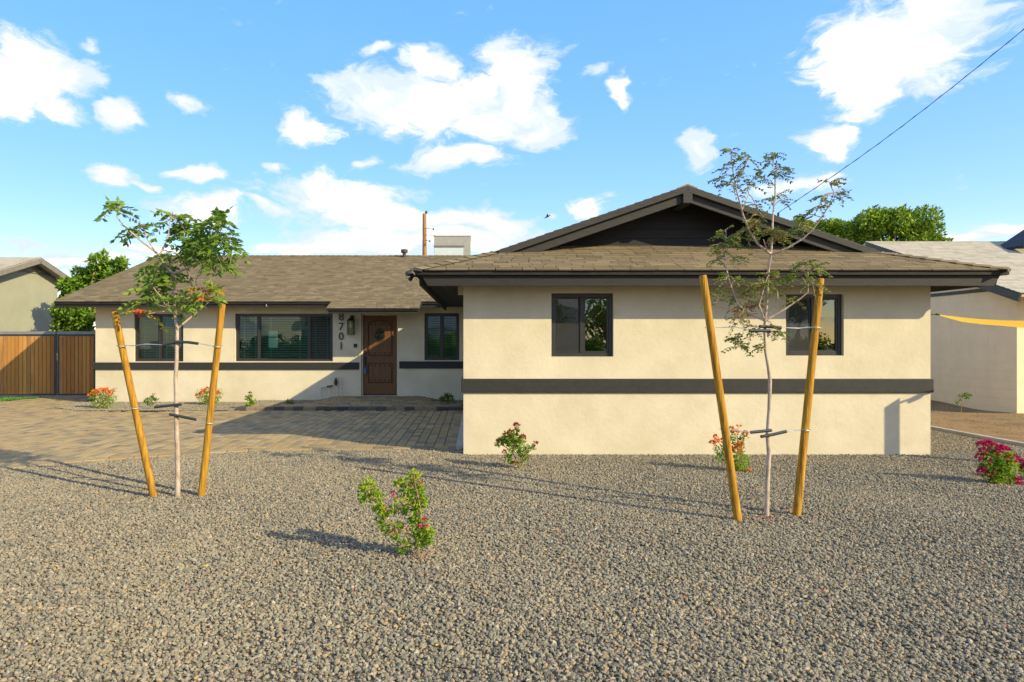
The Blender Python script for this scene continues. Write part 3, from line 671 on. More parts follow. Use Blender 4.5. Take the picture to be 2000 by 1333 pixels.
# house numbers
for ch, py in zip("8701", (620, 639, 658, 676.5)):
    c = bpy.data.curves.new("house_number", 'FONT'); c.body = ch; c.size = .275; c.extrude = .012; c.align_x = 'CENTER'; c.align_y = 'CENTER'; c.resolution_u = 4; c.materials.append(IRON)
    o = bpy.data.objects.new("house_number", c); COL.objects.link(o); o.parent = house; o.matrix_parent_inverse = parent_inv(house)
    o.location = (X_at(666.5, LY), LY - .016, Z_at(py, LY)); o.rotation_euler = (math.radians(90), 0, 0); o['label'] = "black numeral " + ch + " beside the lantern"
# lantern
cx, cy = X_at(686.5, LY), LY - .10; zb, ztp = Z_at(653, LY), Z_at(627, LY); w_ = .075
b = MB()
for sx in (-1, 1):
    for sy in (-1, 1): b.box(cx + sx * w_ - .008, cx + sx * w_ + .008, cy + sy * w_ - .008, cy + sy * w_ + .008, zb, ztp)
b.box(cx - w_ - .01, cx + w_ + .01, cy - w_ - .01, cy + w_ + .01, zb - .012, zb + .004); b.box(cx - w_ - .012, cx + w_ + .012, cy - w_ - .012, cy + w_ + .012, ztp - .004, ztp + .014)
b.add([(cx - w_, cy - w_, ztp + .014), (cx + w_, cy - w_, ztp + .014), (cx + w_, cy + w_, ztp + .014), (cx - w_, cy + w_, ztp + .014), (cx, cy, ztp + .10)], [(0, 1, 4), (1, 2, 4), (2, 3, 4), (3, 0, 4)])
b.tube([(cx, cy, ztp + .08), (cx, cy, ztp + .12), (cx + .02, cy + .05, ztp + .14), (cx + .02, LY - .02, ztp + .08)], .012, 6); b.box(cx - .035, cx + .06, LY - .022, LY - .001, ztp - .03, ztp + .13)
lant = b.build("wall_lantern", IRON, house)
b = MB()
for q in ((-1, 0), (1, 0), (0, -1), (0, 1)):
    if q[0]: X = cx + q[0] * (w_ - .002); b.add([(X, cy - w_ + .008, zb + .005), (X, cy + w_ - .008, zb + .005), (X, cy + w_ - .008, ztp - .005), (X, cy - w_ + .008, ztp - .005)], [(0, 1, 2, 3)])
    else: Y = cy + q[1] * (w_ - .002); b.add([(cx - w_ + .008, Y, zb + .005), (cx + w_ - .008, Y, zb + .005), (cx + w_ - .008, Y, ztp - .005), (cx - w_ + .008, Y, ztp - .005)], [(0, 1, 2, 3)])
b.build("lantern_glass", LAMPG, lant)
b = MB(); b.tube([(cx, cy, ztp - .02), (cx, cy, ztp - .07), (cx, cy, ztp - .09), (cx, cy, ztp - .16), (cx, cy, ztp - .19)], [.018, .018, .03, .03, .008], 8); b.build("bulb", mat("frosted_bulb", [(.75, .72, .62), (.8, .77, .68)], rough=.3), lant, smooth=True)
b = MB(); b.box(X_at(691, LY), X_at(697.5, LY), LY - .03, LY - .001, Z_at(679, LY), Z_at(672, LY)); b.build("doorbell", IRON, house, bevel=.006)
# water pipes at the wall foot
def pl(pts, r, off=.06): 
    m = MB(); m.tube([(X_at(x, LY), LY - off, Z_at(y, LY)) for x, y in pts], r, 7); return m
p = pl([(627, 787), (627, 756), (646, 755)], .018); p.tube([(X_at(x, LY), LY - .06, Z_at(y, LY)) for x, y in [(645, 752), (644, 772), (659, 773.5), (659, 778)]], .014, 7); p.tube([(X_at(x, LY), LY - .06, Z_at(y, LY)) for x, y in [(658.5, 780), (657.5, 737), (666, 736.5), (667.5, 772), (670, 776)]], .013, 7)
pp = p.build("water_pipe", WHITEP, house, smooth=True)
b = MB(); vx = X_at(657, LY); b.tube([(vx, LY - .07, Z_at(753, LY)), (vx, LY - .07, Z_at(750, LY)), (vx, LY - .07, Z_at(749, LY)), (vx, LY - .07, Z_at(744, LY)), (vx, LY - .07, Z_at(743, LY)), (vx, LY - .07, Z_at(738.5, LY))], [.03, .03, .045, .045, .03, .02], 8)
b.tube([(X_at(651, LY), LY - .09, Z_at(753.5, LY)), (X_at(640, LY), LY - .09, Z_at(755, LY))], .02, 6); b.build("pipe_valve", IRON, pp)
# edging strip / downspout boot along the wing
b = MB(); b.box(-.30, -.20, 9.86, 15.4, -.02, .035); b.box(-.285, -.215, 9.80, 9.86, -.02, .06); b.build("edging_strip", CONCRETE, house)

# ------------------------------------------------------------------ roofs
M_ = .342; XC = 3.155; XE0, XE1, YE, ZE = -.82, 7.13, 8.90, 2.567
YR, YG = 9.95, 10.5; ZPK = ZE + M_ * (XC - XE0)
MS = .334; LYE, LZE, LRY = 16.5, 2.60, 21.95; LZR = LZE + MS * (LRY - LYE); LX0 = -10.47
wing = link("wing_roof", None, house); wing.location = (XC, 12, ZE)
main = link("main_roof", None, house); main.location = (-5, LRY, LZE)

def slope_slab(b, poly, th=.05):
    """roof deck: polygon on the slope pushed down"""
    b.prism(poly, (0, 0, -th))
ztop = lambda X: ZPK - M_ * abs(X - XC)
b = MB(); e = .02
slope_slab(b, [(XE0, YE, ZE - e), (XE1, YE, ZE - e), (XE1 - (YG - YE), YG, ZE + M_ * (YG - YE) - e), (XE0 + (YG - YE), YG, ZE + M_ * (YG - YE) - e)])
for s in (-1, 1):
    xe = XE0 if s < 0 else XE1; xr = xe - s * (YR - YE)
    P = [(xe, YE, ZE - e), (xr, YR, ztop(xr) - e), (XC, YR, ZPK - e), (XC, 20.6, ZPK - e), (xe, 20.6, ZE - e)]
    slope_slab(b, P if s > 0 else P[::-1])
b.build("roof_deck", SOFFIT, wing)
b = MB(); slope_slab(b, [(LX0, LYE, LZE - e), (XE0 + .5, LYE, LZE - e), (XE0 + .5, LRY, LZR - e), (LX0, LRY, LZR - e)])
slope_slab(b, [(XE0 + .501, 17.4, LZE + MS * .9 - e), (7.2, 17.4, LZE + MS * .9 - e), (7.2, LRY, LZR - e), (XE0 + .501, LRY, LZR - e)])
slope_slab(b, [(LX0, LRY, LZR - e), (7.2, LRY, LZR - e), (7.2, 27.4, LZE - e), (LX0, 27.4, LZE - e)])
PX0, PX1, PY = X_at(637, 15.9), X_at(819, 15.9), 15.9; PZ = LZE - MS * (LYE - PY)
slope_slab(b, [(PX0, PY, PZ - e), (PX1, PY, PZ - e), (PX1 + .03, LYE - .001, LZE - e), (PX0 - .0, LYE - .001, LZE - e)], .04)
b.build("roof_deck", SOFFIT, main)

# fascias
b = MB(); fh = .172
b.prism([(XE0 + .06, YE + .05, ZE - .045 - .0), (XE1 - .06, YE + .05, ZE - .045), (XE1 - .17, YE + .05, ZE - .045 - fh), (XE0 + .17, YE + .05, ZE - .045 - fh)], (0, .045, 0)); 
b.build("fascia", FASCIA, wing, bevel=.004, label="dark rough sawn fascia across the wing front")
for s, xe in ((-1, XE0), (1, XE1)):
    b = MB(); xa = xe - s * .045
    b.prism([(xa, YE + .12, ZE - .045), (xa, 16.45 if s < 0 else 20.5, ZE - .045), (xa, 16.45 if s < 0 else 20.5, ZE - .045 - fh + .02), (xa, YE + .17, ZE - .045 - fh + .02)], (-s * .04, 0, 0)); b.build("fascia", FASCIA, wing)
DRIP = mat("drip_edge_metal", [(.10, .088, .070), (.14, .122, .10)], rough=.45, spec=.5)
b = MB(); b.box(XE0 + .015, XE1 - .015, YE + .012, YE + .046, ZE - .075, ZE - .024); b.build("drip_edge", FASCIA, wing)
b = MB(); b.box(XE0 + .015, XE1 - .015, YE + .004, YE + .011, ZE - .068, ZE - .052); b.build("drip_lip", DRIP, wing)
b = MB()
for s, xe, wx in ((-1, XE0, wx0), (1, XE1, wx1)):     # sloping eave boards seen from below
    for i in range(3):
        a0, a1 = i / 3, (i + 1) / 3; xa, xb = xe - s * .09, wx
        X0, X1 = xa + (xb - xa) * a0, xa + (xb - xa) * a1; zz = ZE - .135
        b.box(min(X0, X1) + .004, max(X0, X1) - .004, YE + .1, 16.4 if s < 0 else 20, zz + .02, zz + .035)
b.box(wx0 + .0, wx1, YE + .1, WY - .001, ZE - .115, ZE - .10)
b.build("soffit_board", SOFFIT, wing)
b = MB(); b.box(wx0 - .09, wx0 - .002, WY + .45, WY + .58, 2.30, 2.44); b.build("beam_end", STUCCO, house)
b = MB(); b.box(LX0 + .05, XE0 - .05 + .1, LYE + .04, LYE + .085, LZE - .15, LZE - .02)
b.build("fascia", FASCIA, main)
b = MB(); b.box(LX0 + .02, PX0 - .01, LYE + .005, LYE + .039, LZE - .062, LZE - .022); b.box(PX1 + .03, XE0, LYE + .005, LYE + .039, LZE - .062, LZE - .022); b.box(PX0 + .01, PX1 - .01, PY + .005, PY + .039, PZ - .058, PZ - .022); b.build("drip_edge", FASCIA, main)
b = MB(); b.box(PX0 + .04, PX1 - .03, PY + .04, PY + .085, PZ - .135, PZ - .02)
for X in (PX0 + .04, PX1 - .075): b.prism([(X, PY + .09, PZ - .13), (X, LYE + .03, LZE - .15), (X, LYE + .03, LZE - .05), (X, PY + .09, PZ - .02)], (.04, 0, 0))
b.build("porch_fascia", FASCIA, main)
b = MB(); b.box(LX0 + .1, XE0 + .3, LYE + .09, LY - .002, LZE - .10, LZE - .085); b.box(PX0 + .09, PX1 - .08, PY + .09, LYE + .035, PZ - .10, PZ - .085)
b.build("soffit_board", SOFFIT, main)
b = MB()
for (p, q) in (((LX0 + .03, LYE + .02, LZE - .10), (LX0 + .03, LRY, LZR - .10)), ((LX0 + .03, LRY, LZR - .10), (LX0 + .03, 27.4, LZE - .10))): b.beam(p, q, .04, .15)
b.build("barge_board", FASCIA, main)

# wing gable: siding boards, barge boards, ridge beam end
gab = link("gable", None, wing); gab.parent = wing; gab.location = (XC, YG, 3.1)
gab.matrix_parent_inverse = parent_inv(wing)
zb0 = ZE + M_ * (YG - YE)
z = zb0 - .02; i = 0
while z < ZPK - .1:
    h = .148; hw0 = (ZPK - .06 - z) / M_; hw1 = max((ZPK - .06 - z - h) / M_, .02)
    m = MB(); Yf, Yb = YG - .022, YG - .006
    m.hexa([(XC - hw0, Yf, z), (XC + hw0, Yf, z), (XC + hw0, YG + .03, z), (XC - hw0, YG + .03, z)], [(XC - hw1, Yb, z + h), (XC + hw1, Yb, z + h), (XC + hw1, YG + .03, z + h), (XC - hw1, YG + .03, z + h)])
    m.build("siding_board", SIDING, wing); z += h - .012; i += 1
bpy.data.objects.remove(gab)
b2 = MB()
for s in (-1, 1):
    xl = XC + s * (XC - XE0 - (YR - YE) - .06)
    zz = lambda X, d: ZPK - M_ * abs(X - XC) - d
    P = lambda d0, d1, xi, xo: [(xi, YR + .03, zz(xi, d0)), (xo, YR + .03, zz(xo, d0)), (xo - s * max(0, (d1 - d0)) * .9, YR + .03, zz(xo - s * max(0, (d1 - d0)) * .9, d1)), (xi, YR + .03, zz(xi, d1))]
    m = MB(); m.prism([Vector(p) for p in P(.098, .225, XC + s * .071, xl - s * .25)], (0, .045, 0)); m.build("barge_board", RAKEW, wing, bevel=.004)
    m = MB(); m.prism([Vector(p) + Vector((0, -.062, 0)) for p in P(-.004, .094, XC + s * .001, xl - s * .02)], (0, .09, 0)); m.build("barge_moulding", RAKEW, wing, bevel=.004)
m = MB(); m.box(XC - .07, XC + .07, YR - .03, YR + .6, ZPK - .262, ZPK - .05); m.build("ridge_beam_end", RAKEW, wing, bevel=.008)

# shingles
def shingles(O, U, V, vlen, rng_, exp, parent, m_mass, m_piece=None, limit=0, widths=(.2, .26, .33, .4), th=.013, lip=.03):
    O, U, V = Vector(O), Vector(U).normalized(), Vector(V).normalized(); N_ = U.cross(V).normalized()
    if N_.z < 0: N_ = -N_
    mass = MB(); cache = {}; v = -lip; n = 0; pieces = []
    while v < vlen - .01:
        v1 = min(v + exp * 1.25, vlen); u0, u1 = rng_(max(v, 0)); u0b, u1b = rng_(min(v1, vlen))
        if u1 - u0 < .05: break
        u = u0 - random.random() * .2
        while u < u1:
            wd = random.choice(widths); a, c = max(u, u0), min(u + wd, u1)
            if c - a > .02: pieces.append((v, v1, a, c, max(a, u0b) if a <= u0 + 1e-6 or a < u0b else a, min(c, u1b) if c >= u1 - 1e-6 or c > u1b else c, (abs(c - a - wd) < 1e-6 and a >= u0b and c <= u1b), wd))
            u += wd
        v += exp
    for (v, v1, a, c, a2, c2, full, wd) in pieces:
        if a2 > c2: a2 = c2 = (a2 + c2) / 2
        t = th + random.uniform(-.002, .004); up = lambda uu, vv, h: O + U * uu + V * vv + N_ * h
        g = .0045; d = random.uniform(-.005, .005)
        lo = [up(a + g, v + d, -.004), up(c - g, v + d, -.004), up(c2 - g, v1, -.006), up(a2 + g, v1, -.006)]; hi = [up(a + g, v + d, t), up(c - g, v + d, t), up(c2 - g, v1, .001), up(a2 + g, v1, .001)]
        if n < limit:
            n += 1
            if full:
                key = round(wd, 3)
                if key not in cache:
                    q = MB(); l = v1 - v
                    q.hexa([(g, 0, -.004), (wd - g, 0, -.004), (wd - g, l, -.006), (g, l, -.006)], [(g, 0, th), (wd - g, 0, th), (wd - g, l, .001), (g, l, .001)]); cache[key] = q.mesh("shingle", m_piece)
                o = link("shingle", cache[key], parent); R = Matrix((U, V, N_)).transposed().to_4x4()
                o.matrix_basis = Matrix.Translation(up(a, v + d, 0)) @ R @ Matrix.Diagonal((1, 1, random.uniform(.9, 1.3), 1))
            else:
                q = MB(); q.hexa(lo, hi); q.build("shingle", m_piece, parent)
        else: mass.hexa(lo, hi, random.random())
    if mass.v: mass.build("shingles", m_mass, parent, kind='stuff')
ca = math.cos(math.atan(M_)); VL = (YG - YE) / ca
shingles((XE0, YE, ZE), (1, 0, 0), (0, 1, M_), VL, lambda v: (v * ca, XE1 - XE0 - v * ca), .132, wing, SHINGLE, SHINGLE_P, 300, widths=(.18, .24, .3, .36))
sl = (XC - XE0) / ca
def side_rng(v):
    k = v * ca; y0 = YE + k if k < YR - YE else YR - .02
    return (y0 - YE, 20.5 - YE)
shingles((XE0, YE, ZE), (0, 1, 0), (1, 0, M_), sl, side_rng, .142, wing, SHINGLE, widths=(.28, .36, .5))
shingles((XE1, YE, ZE), (0, 1, 0), (-1, 0, M_), sl, side_rng, .142, wing, SHINGLE, widths=(.28, .36, .5))
cm = math.cos(math.atan(MS))
shingles((LX0, LYE, LZE), (1, 0, 0), (0, 1, MS), (LRY - LYE) / cm, lambda v: (0, 7.2 - LX0) if v > .9 else (0, XE0 + .45 - LX0), .132, main, SHINGLE, widths=(.12, .16, .2, .26))
shingles((PX0, PY, PZ), (1, 0, 0), (0, 1, MS), (LYE - PY) / cm - .01, lambda v: (0, PX1 - PX0), .132, main, SHINGLE, widths=(.12, .16, .2, .26))
shingles((LX0, 27.4, LZE), (1, 0, 0), (0, -1, MS), (LRY - LYE) / cm, lambda v: (0, 7.2 - LX0), .2, main, SHINGLE, widths=(.6, .9))
# hip and ridge caps
def caps(b, p, q, wd=.15, step=.19, wingdrop=.05):
    p, q = Vector(p), Vector(q); L_ = (q - p).length; d = (q - p) / L_; r = d.cross(Vector((0, 0, 1))).normalized(); t = 0
    while t < L_:
        a, c = p + d * t, p + d * min(t + step * 1.2, L_); tn = random.random(); hi, lo = Vector((0, 0, .03)), Vector((0, 0, .014))
        b.add([a - r * wd - Vector((0, 0, wingdrop)) + hi * .7, a + hi, a + r * wd - Vector((0, 0, wingdrop)) + hi * .7, c - r * wd - Vector((0, 0, wingdrop)) + lo * .7, c + lo, c + r * wd - Vector((0, 0, wingdrop)) + lo * .7,
               a - r * wd - Vector((0, 0, wingdrop + .01)), a - Vector((0, 0, .01)), a + r * wd - Vector((0, 0, wingdrop + .01))], [(0, 1, 4, 3), (1, 2, 5, 4), (6, 7, 1, 0), (7, 8, 2, 1)], tn); t += step
b = MB(); k = YR - YE
caps(b, (XE0, YE, ZE), (XE0 + k, YR, ZE + M_ * k), wingdrop=.03); caps(b, (XE1, YE, ZE), (XE1 - k, YR, ZE + M_ * k), wingdrop=.03); caps(b, (XC, YR - .02, ZPK), (XC, 20.5, ZPK)); b.build("ridge_caps", SHINGLE, wing, kind='stuff')
b = MB(); caps(b, (LX0, LRY, LZR), (7.2, LRY, LZR)); b.build("ridge_caps", SHINGLE, main, kind='stuff')
# vent pipe, flood light
b = MB(); vx = X_at(789, 21.6); zz = Z_at(500, 21.6); b.tube([(vx, 21.7, zz - .3), (vx, 21.7, zz + .10)], .055, 10); b.tube([(vx, 21.7, zz + .10), (vx, 21.7, zz + .12), (vx, 21.7, zz + .21), (vx, 21.7, zz + .22)], [.07, .11, .11, .09], 10); b.build("roof_vent", mat("rusty_vent_metal", [(.05, .035, .028), (.09, .06, .045)], rough=.6), main, smooth=True)
b = MB(); fx, fz = XE0 - .01, Z_at(541, 9.3); b.tube([(fx + .06, 9.3, fz), (fx - .02, 9.3, fz + .005), (fx - .06, 9.3, fz + .03)], .014, 6); b.tube([(fx - .06, 9.27, fz + .03), (fx - .13, 9.2, fz + .035)], [.025, .034], 8); b.tube([(fx - .05, 9.3, fz + .02), (fx - .10, 9.28, fz - .05)], [.02, .032], 8); b.build("flood_light", IRON, wing)
b = MB(); b.tube([(X_at(520, LYE), LYE + .03, Z_at(594, LYE)), (X_at(520.5, LYE), LYE - .02, Z_at(598, LYE)), (X_at(523, LYE), LYE - .03, Z_at(599, LYE))], .006, 5); b.build("fascia_hook", WHITEP, main)

# things on and behind the roof
t = thing("rooftop_cooler", "boxy pale metal cooler behind the roof ridge", "cooler", (X_at(882, 23.4), 23.4, 4.1))
Y = 23.0; b = MB(); xa, xb = X_at(848, Y), X_at(919, Y); zt_ = Z_at(462, Y); b.box(xa, xb, Y, Y + 1.2, 3.95, zt_); b.build("casing", COOLER, t, bevel=.01)
b = MB(); b.box(xa + .01, X_at(905, Y), Y - .03, Y - .001, 3.95, Z_at(483, Y)); b.build("panel", COOLERP, t)
b = MB(); b.box(xa - .02, X_at(907, Y), Y - .06, Y - .031, Z_at(483, Y) - .0, Z_at(482, Y) + .03); b.build("panel_lip", NTRIM, t)
b = MB(); b.box(xa - .012, xb + .012, Y - .012, Y + 1.212, zt_ + .001, zt_ + .03); b.build("lid", COOLER, t)
Y = 38.0; up = thing("utility_pole", "brown wooden utility pole rising behind the roof", "utility pole", (X_at(830, Y), Y, 0))
b = MB(); b.tube([(X_at(830, Y), Y, -.1), (X_at(829.6, Y), Y, 4), (X_at(829, Y), Y, Z_at(418, Y))], [.17, .15, .105], 12); b.build("pole", POLEW, up, smooth=True)
b = MB(); 
for py, dx_ in ((450, .5), (463, .55), (473, .3)): b.tube([(X_at(830, Y), Y - .1, Z_at(py, Y) + .1), (X_at(830, Y) + dx_, Y - .3, Z_at(py, Y))], .012, 4); b.tube([(X_at(830, Y) + dx_, Y - .3, Z_at(py, Y) - .05), (X_at(830, Y) + dx_, Y - .3, Z_at(py, Y) + .05)], .04, 6)
b.build("insulators", CABLE, up)
b = MB(); px_, pz_ = X_at(832.5, Y), Z_at(418, Y); b.tube([(px_ - .02, Y, pz_ + .0), (px_, Y, pz_ + .04), (px_, Y, pz_ + .13), (px_, Y, pz_ + .2)], [.02, .08, .06, .0], 8); b.build("pole_cap", CABLE, up)
def bird(p, s, label, fl=False):
    p = Vector(p); m = MB()
    m.tube([p + Vector(q) * s for q in ((-.5, 0, -.15), (-.25, 0, .0), (.05, 0, .12), (.28, 0, .25), (.40, 0, .32), (.52, 0, .30))], [.02 * s, .09 * s, .14 * s, .08 * s, .085 * s, .01 * s], 8)
    if fl:
        for k in (-1, 1): m.add([p + Vector(q) * s for q in ((.1, 0, .15), (-.15, 0, .05), (-.1, k * .7, .5), (.12, k * .35, .4))], [(0, 1, 2, 3), (3, 2, 1, 0)])
    else: m.tube([p + Vector((0, 0, .05)) * s, p + Vector((0, 0, -.2)) * s], .015 * s, 4)
    return tag(m.build("bird", BIRD, smooth=True), label, "bird")
bird(at(1069, 425, 45), .42, "tiny dark bird flying in the blue sky left of the gable", True)
bird(at(1710, 404.5, 32), .34, "small dark bird perched on top of the dense green tree")

# service cable
p0, p1 = at(1520, 416, 17.5), at(2060, 8, 13.0); pts = [p0.lerp(p1, t) - Vector((0, 0, .16 * math.sin(math.pi * t))) for t in np.linspace(0, 1, 24)]
b = MB(); b.tube(pts, .0075, 6)
for i in range(len(pts) - 1): b.tube([pts[i] + Vector((0, 0, .012 * (1 if i % 2 else -1))), pts[i + 1] + Vector((0, 0, .012 * (-1 if i % 2 else 1)))], .006, 4)
b.tube([p0, Vector((p0.x, p0.y, 3.3))], .03, 8)
tag(b.build("service_cable", CABLE), "thin dark twisted power cable rising across the sky", "cable")

# ------------------------------------------------------------------ gates at the left
def gate(px0, px1, label, Y=19.1):
    xa, xb = X_at(px0, Y), X_at(px1, Y); zb_, zt2 = .05, Z_at(653.5, Y)
    t = thing("wooden_gate", label, "gate", ((xa + xb) / 2, Y, 0), "wood slat gate leaves")
    b = MB(); b.box(xa, xa + .05, Y, Y + .05, zb_, zt2); b.box(xb - .05, xb, Y, Y + .05, zb_, zt2); b.box(xa + .05, xb - .05, Y, Y + .05, zb_, zb_ + .05); b.box(xa + .05, xb - .05, Y, Y + .05, zt2 - .05, zt2); b.build("gate_frame", GATEM, t)
    b = MB(); b.box(xa, xb, Y - .02, Y + .10, zt2 + .002, zt2 + .085); b.build("top_rail", GATERAIL, t, bevel=.004)
    n = max(1, round((xb - xa - .1) / .114)); wd = (xb - xa - .1) / n
    q = MB(); q.box(-.5 * (wd - .013), .5 * (wd - .013), -.022, -.002, zb_ + .052, zt2 - .052); sm = q.mesh("slat", CEDAR)
    for i in range(n):
        o = link("slat", sm, t); o.location = (xa + .05 + wd * (i + .5), Y + random.uniform(.02, .026), 0)
    b = MB(); b.box(xa + .06, xb - .06, Y + .03, Y + .045, zb_ + .06, zt2 - .06); b.build("backing_sheet", GATEM, t)
gate(-120, 109, "long slatted cedar gate leaf beside the green turf")
gate(112, 186.5, "short slatted cedar gate leaf against the house corner")

# ------------------------------------------------------------------ neighbouring houses
def n_left():
    t = thing("neighbour_house", "grey-green stucco gabled house beyond the cedar gate", "house", (-15.7, 24, 0))
    X = -15.7; Yc = 24.0; zpk = 4.63; m = .318; hw = 2.55
    # wall with gable (faces +X), widening away from the house
    b = MB(); yb0, yb1 = Yc - 6.5, Yc + 1.78
    zw = lambda Y: zpk - .13 - m * abs(Y - Yc)
    b.prism([(X - .45, 17.3, -.1), (X - .45, yb1 - .1, -.1), (X - .45, yb1 - .1, zw(yb1 - .1)), (X - .45, Yc, zw(Yc)), (X - .45, 17.3, zw(17.3))], (-6, 0, 0)); b.build("wall", NEIGHL, t)
    b = MB(); b.prism([(X, Yc, zpk - .03), (X, yb1 + .25, zpk - .03 - m * 2.03), (X - 8, yb1 + .25, zpk - .03 - m * 2.03), (X - 8, Yc, zpk - .03)], (0, 0, -.06)); b.prism([(X - 8, Yc, zpk - .03), (X - 8, 16.8, zpk - .03 - m * 7.2), (X, 16.8, zpk - .03 - m * 7.2), (X, Yc, zpk - .03)], (0, 0, -.06)); rf = b.build("roof", SHGREY, t)
    shingles((X, yb1 + .25, zpk - m * 2.03), (-1, 0, 0), (0, -1, m), 2.12, lambda v: (0, 8), .15, rf, SHGREY); shingles((X, 16.8, zpk - m * 7.2), (-1, 0, 0), (0, 1, m), 7.5, lambda v: (0, 8), .15, rf, SHGREY)
    for (Ya, Yb) in ((Yc, yb1 + .24), (Yc, 16.8)):
        b = MB(); b.beam((X - .005, Ya, zpk - .13 - m * abs(Ya - Yc)), (X - .005, Yb, zpk - .13 - m * abs(Yb - Yc)), .04, .17); b.build("barge_board", NTRIM, t)
    b = MB(); b.box(X - .447, X - .42, Yc - 1.5, Yc + 1.2, zpk - .55, zpk - .47); b.box(X - .447, X - .42, Yc - .9, Yc + .8, zpk - .40, zpk - .36); b.build("gable_board", NTRIM, t)
n_left()
def n_right():
    t = thing("neighbour_house", "cream painted block house with pale grey roof beside the bare yard", "house", (11.7, 14.4, 0))
    X, Y0, Y1 = 11.7, 14.4, 24.5; zt2 = 2.74
    b = MB(); b.box(X + .012, X + .2, Y0 + .012, Y1, -.1, zt2); b.box(X + .2, 24, Y0 + .6, Y0 + .8, -.1, zt2); b.box(X + .2, 24, Y1 - .2, Y1, -.1, zt2)
    b.prism([(X + .012, Y0 + .05, 2.742), (X + .012, Y1, 2.742), (X + .012, 19.3, 4.30)], (.18, 0, 0)); b.build("wall", NEIGHR, t)
    q = MB(); q.box(0, .03, .0009, .3991, .0009, .1991); bmesh_ = q.mesh("block", NEIGHR)
    for j in range(14):
        for i in range(10):
            y = Y0 + i * .4 + (0 if j % 2 == 0 else -.2)
            if y < Y0: continue
            o = link("block", bmesh_, t); o.location = (X + random.uniform(-.0015, .0015), y, -.06 + .2 * j)
    q = MB(); q.box(0, .03, .0009, .1991, .0009, .1991); hb = q.mesh("block", NEIGHR)
    for j in range(1, 14, 2): o = link("block", hb, t); o.location = (X, Y0, -.06 + .2 * j)
    b = MB(); b.box(X - .03, X - .001, Y0 + .4, Y1, 2.745, 2.82); b.build("wall_trim", GTRIM, t)
    b = MB()
    for i in range(9): b.box(X - .012, X - .001, Y0 + .9 + i * .42, Y0 + .92 + i * .42, 2.822, 3.2)
    b.box(X - .006, X + .010, Y0 + .6, Y1, 2.822, 3.3); b.build("frieze_board", NEIGHR, t)
    m = .342; xe = 11.28; ye, ze = 13.83, 2.62; yr = 19.3; zr = ze + m * (yr - ye)
    b = MB(); b.prism([(xe, ye, ze - .03), (26, ye, ze - .03), (26, yr, zr - .03), (xe, yr, zr - .03)], (0, 0, -.06)); b.prism([(xe, yr, zr - .03), (26, yr, zr - .03), (26, 24.8, ze - .03), (xe, 24.8, ze - .03)], (0, 0, -.06)); rf = b.build("roof", SHGREY, t)
    shingles((xe, ye, ze), (1, 0, 0), (0, 1, m), (yr - ye) / math.cos(math.atan(m)), lambda v: (0, 26 - xe), .145, rf, SHGREY, widths=(.25, .3, .38))
    b = MB(); b.beam((xe + .02, ye, ze - .11), (xe + .02, yr, zr - .11), .045, .17); b.build("barge_board", GTRIM, t)
    b = MB(); b.box(xe + .05, 26, ye + .005, ye + .05, ze - .10, ze - .035); b.build("fascia", GTRIM, t)
    b = MB(); b.box(X + .25, X + .9, Y0 - .02, Y0 + .25, -.05, .28); b.build("step_block", PALEW, t)
    # cross gable over the neighbour's front wing
    gx, gy = 17.1, 17.6; m2 = .66; zp = zr + 1.38
    b = MB()
    for s in (-1, 1):
        P = [(gx, gy, zp), (gx + s * 2.6, gy, zp - m2 * 2.6), (gx + s * 2.6, 18.7, zp - m2 * 2.6), (gx, 18.7, zp)]
        b.prism(P if s < 0 else P[::-1], (0, 0, -.07))
    b.prism([(gx - 2.3, gy + .5, zp - m2 * 2.3 - .1), (gx + 2.3, gy + .5, zp - m2 * 2.3 - .1), (gx, gy + .5, zp - .1)], (0, .1, 0)); b.build("cross_gable", SIDING, t)
    b = MB()
    for s in (-1, 1): b.beam((gx, gy - .02, zp - .1), (gx + s * 2.6, gy - .02, zp - .1 - m2 * 2.6), .04, .18, up=(0, 0, 1))
    b.build("gable_barge", GTRIM, t)
n_right()

# ------------------------------------------------------------------ far trees
def crown(name, blobs, n, size, m, parent, flat=.9):
    items = []; tot = sum(r[3] ** 2 for r in blobs)
    for (cx, cy, cz, r) in blobs:
        k = int(n * r * r / tot)
        for _ in range(k):
            d = rvec(); rr = r * (random.random() ** .22) * (.86 + .28 * random.random()); p = np.array((cx, cy, cz)) + d * rr * np.array((1, 1, flat))
            dd = d * .6 + rvec() * .8 + np.array((0, 0, .15)); items.append([*p, *dd, *rvec(), size * random.uniform(.6, 1.25), size * random.uniform(.35, .6), min(1, max(0, random.gauss(.5, .24)))])
    return link(name, leaf_mesh(name, items, m), parent)
def far_tree(px, py_blobs, Y, label, m, n, size, trunkx, group=None, name="dense_tree"):
    base = (X_at(trunkx, Y), Y, 0); t = thing(name, label, "tree", base, group)
    bl = []
    for (x, y, r) in py_blobs:
        rr = r / FPX * Y; 
        for k in range(2): bl.append((X_at(x, Y) + random.uniform(-.2, .2) * rr, Y + random.uniform(-1, 1) * rr * 1.0, Z_at(y, Y) + random.uniform(-.15, .15) * rr, rr * random.uniform(.85, 1)))
    crown("crown", bl, n, size, m, t)
    b = MB(); b.tube([(base[0], Y, -.1), (base[0] + .1, Y, 1.2), (base[0] - .05, Y, 2.6)], [.22, .17, .13], 8)
    for q in bl[::2]: b.tube([(base[0], Y, 1.8), ((base[0] + q[0]) / 2, (Y + q[1]) / 2, (2.2 + q[2]) / 2), (q[0], q[1], q[2])], [.09, .06, .02], 5)
    b.build("trunk", TWIG, t)
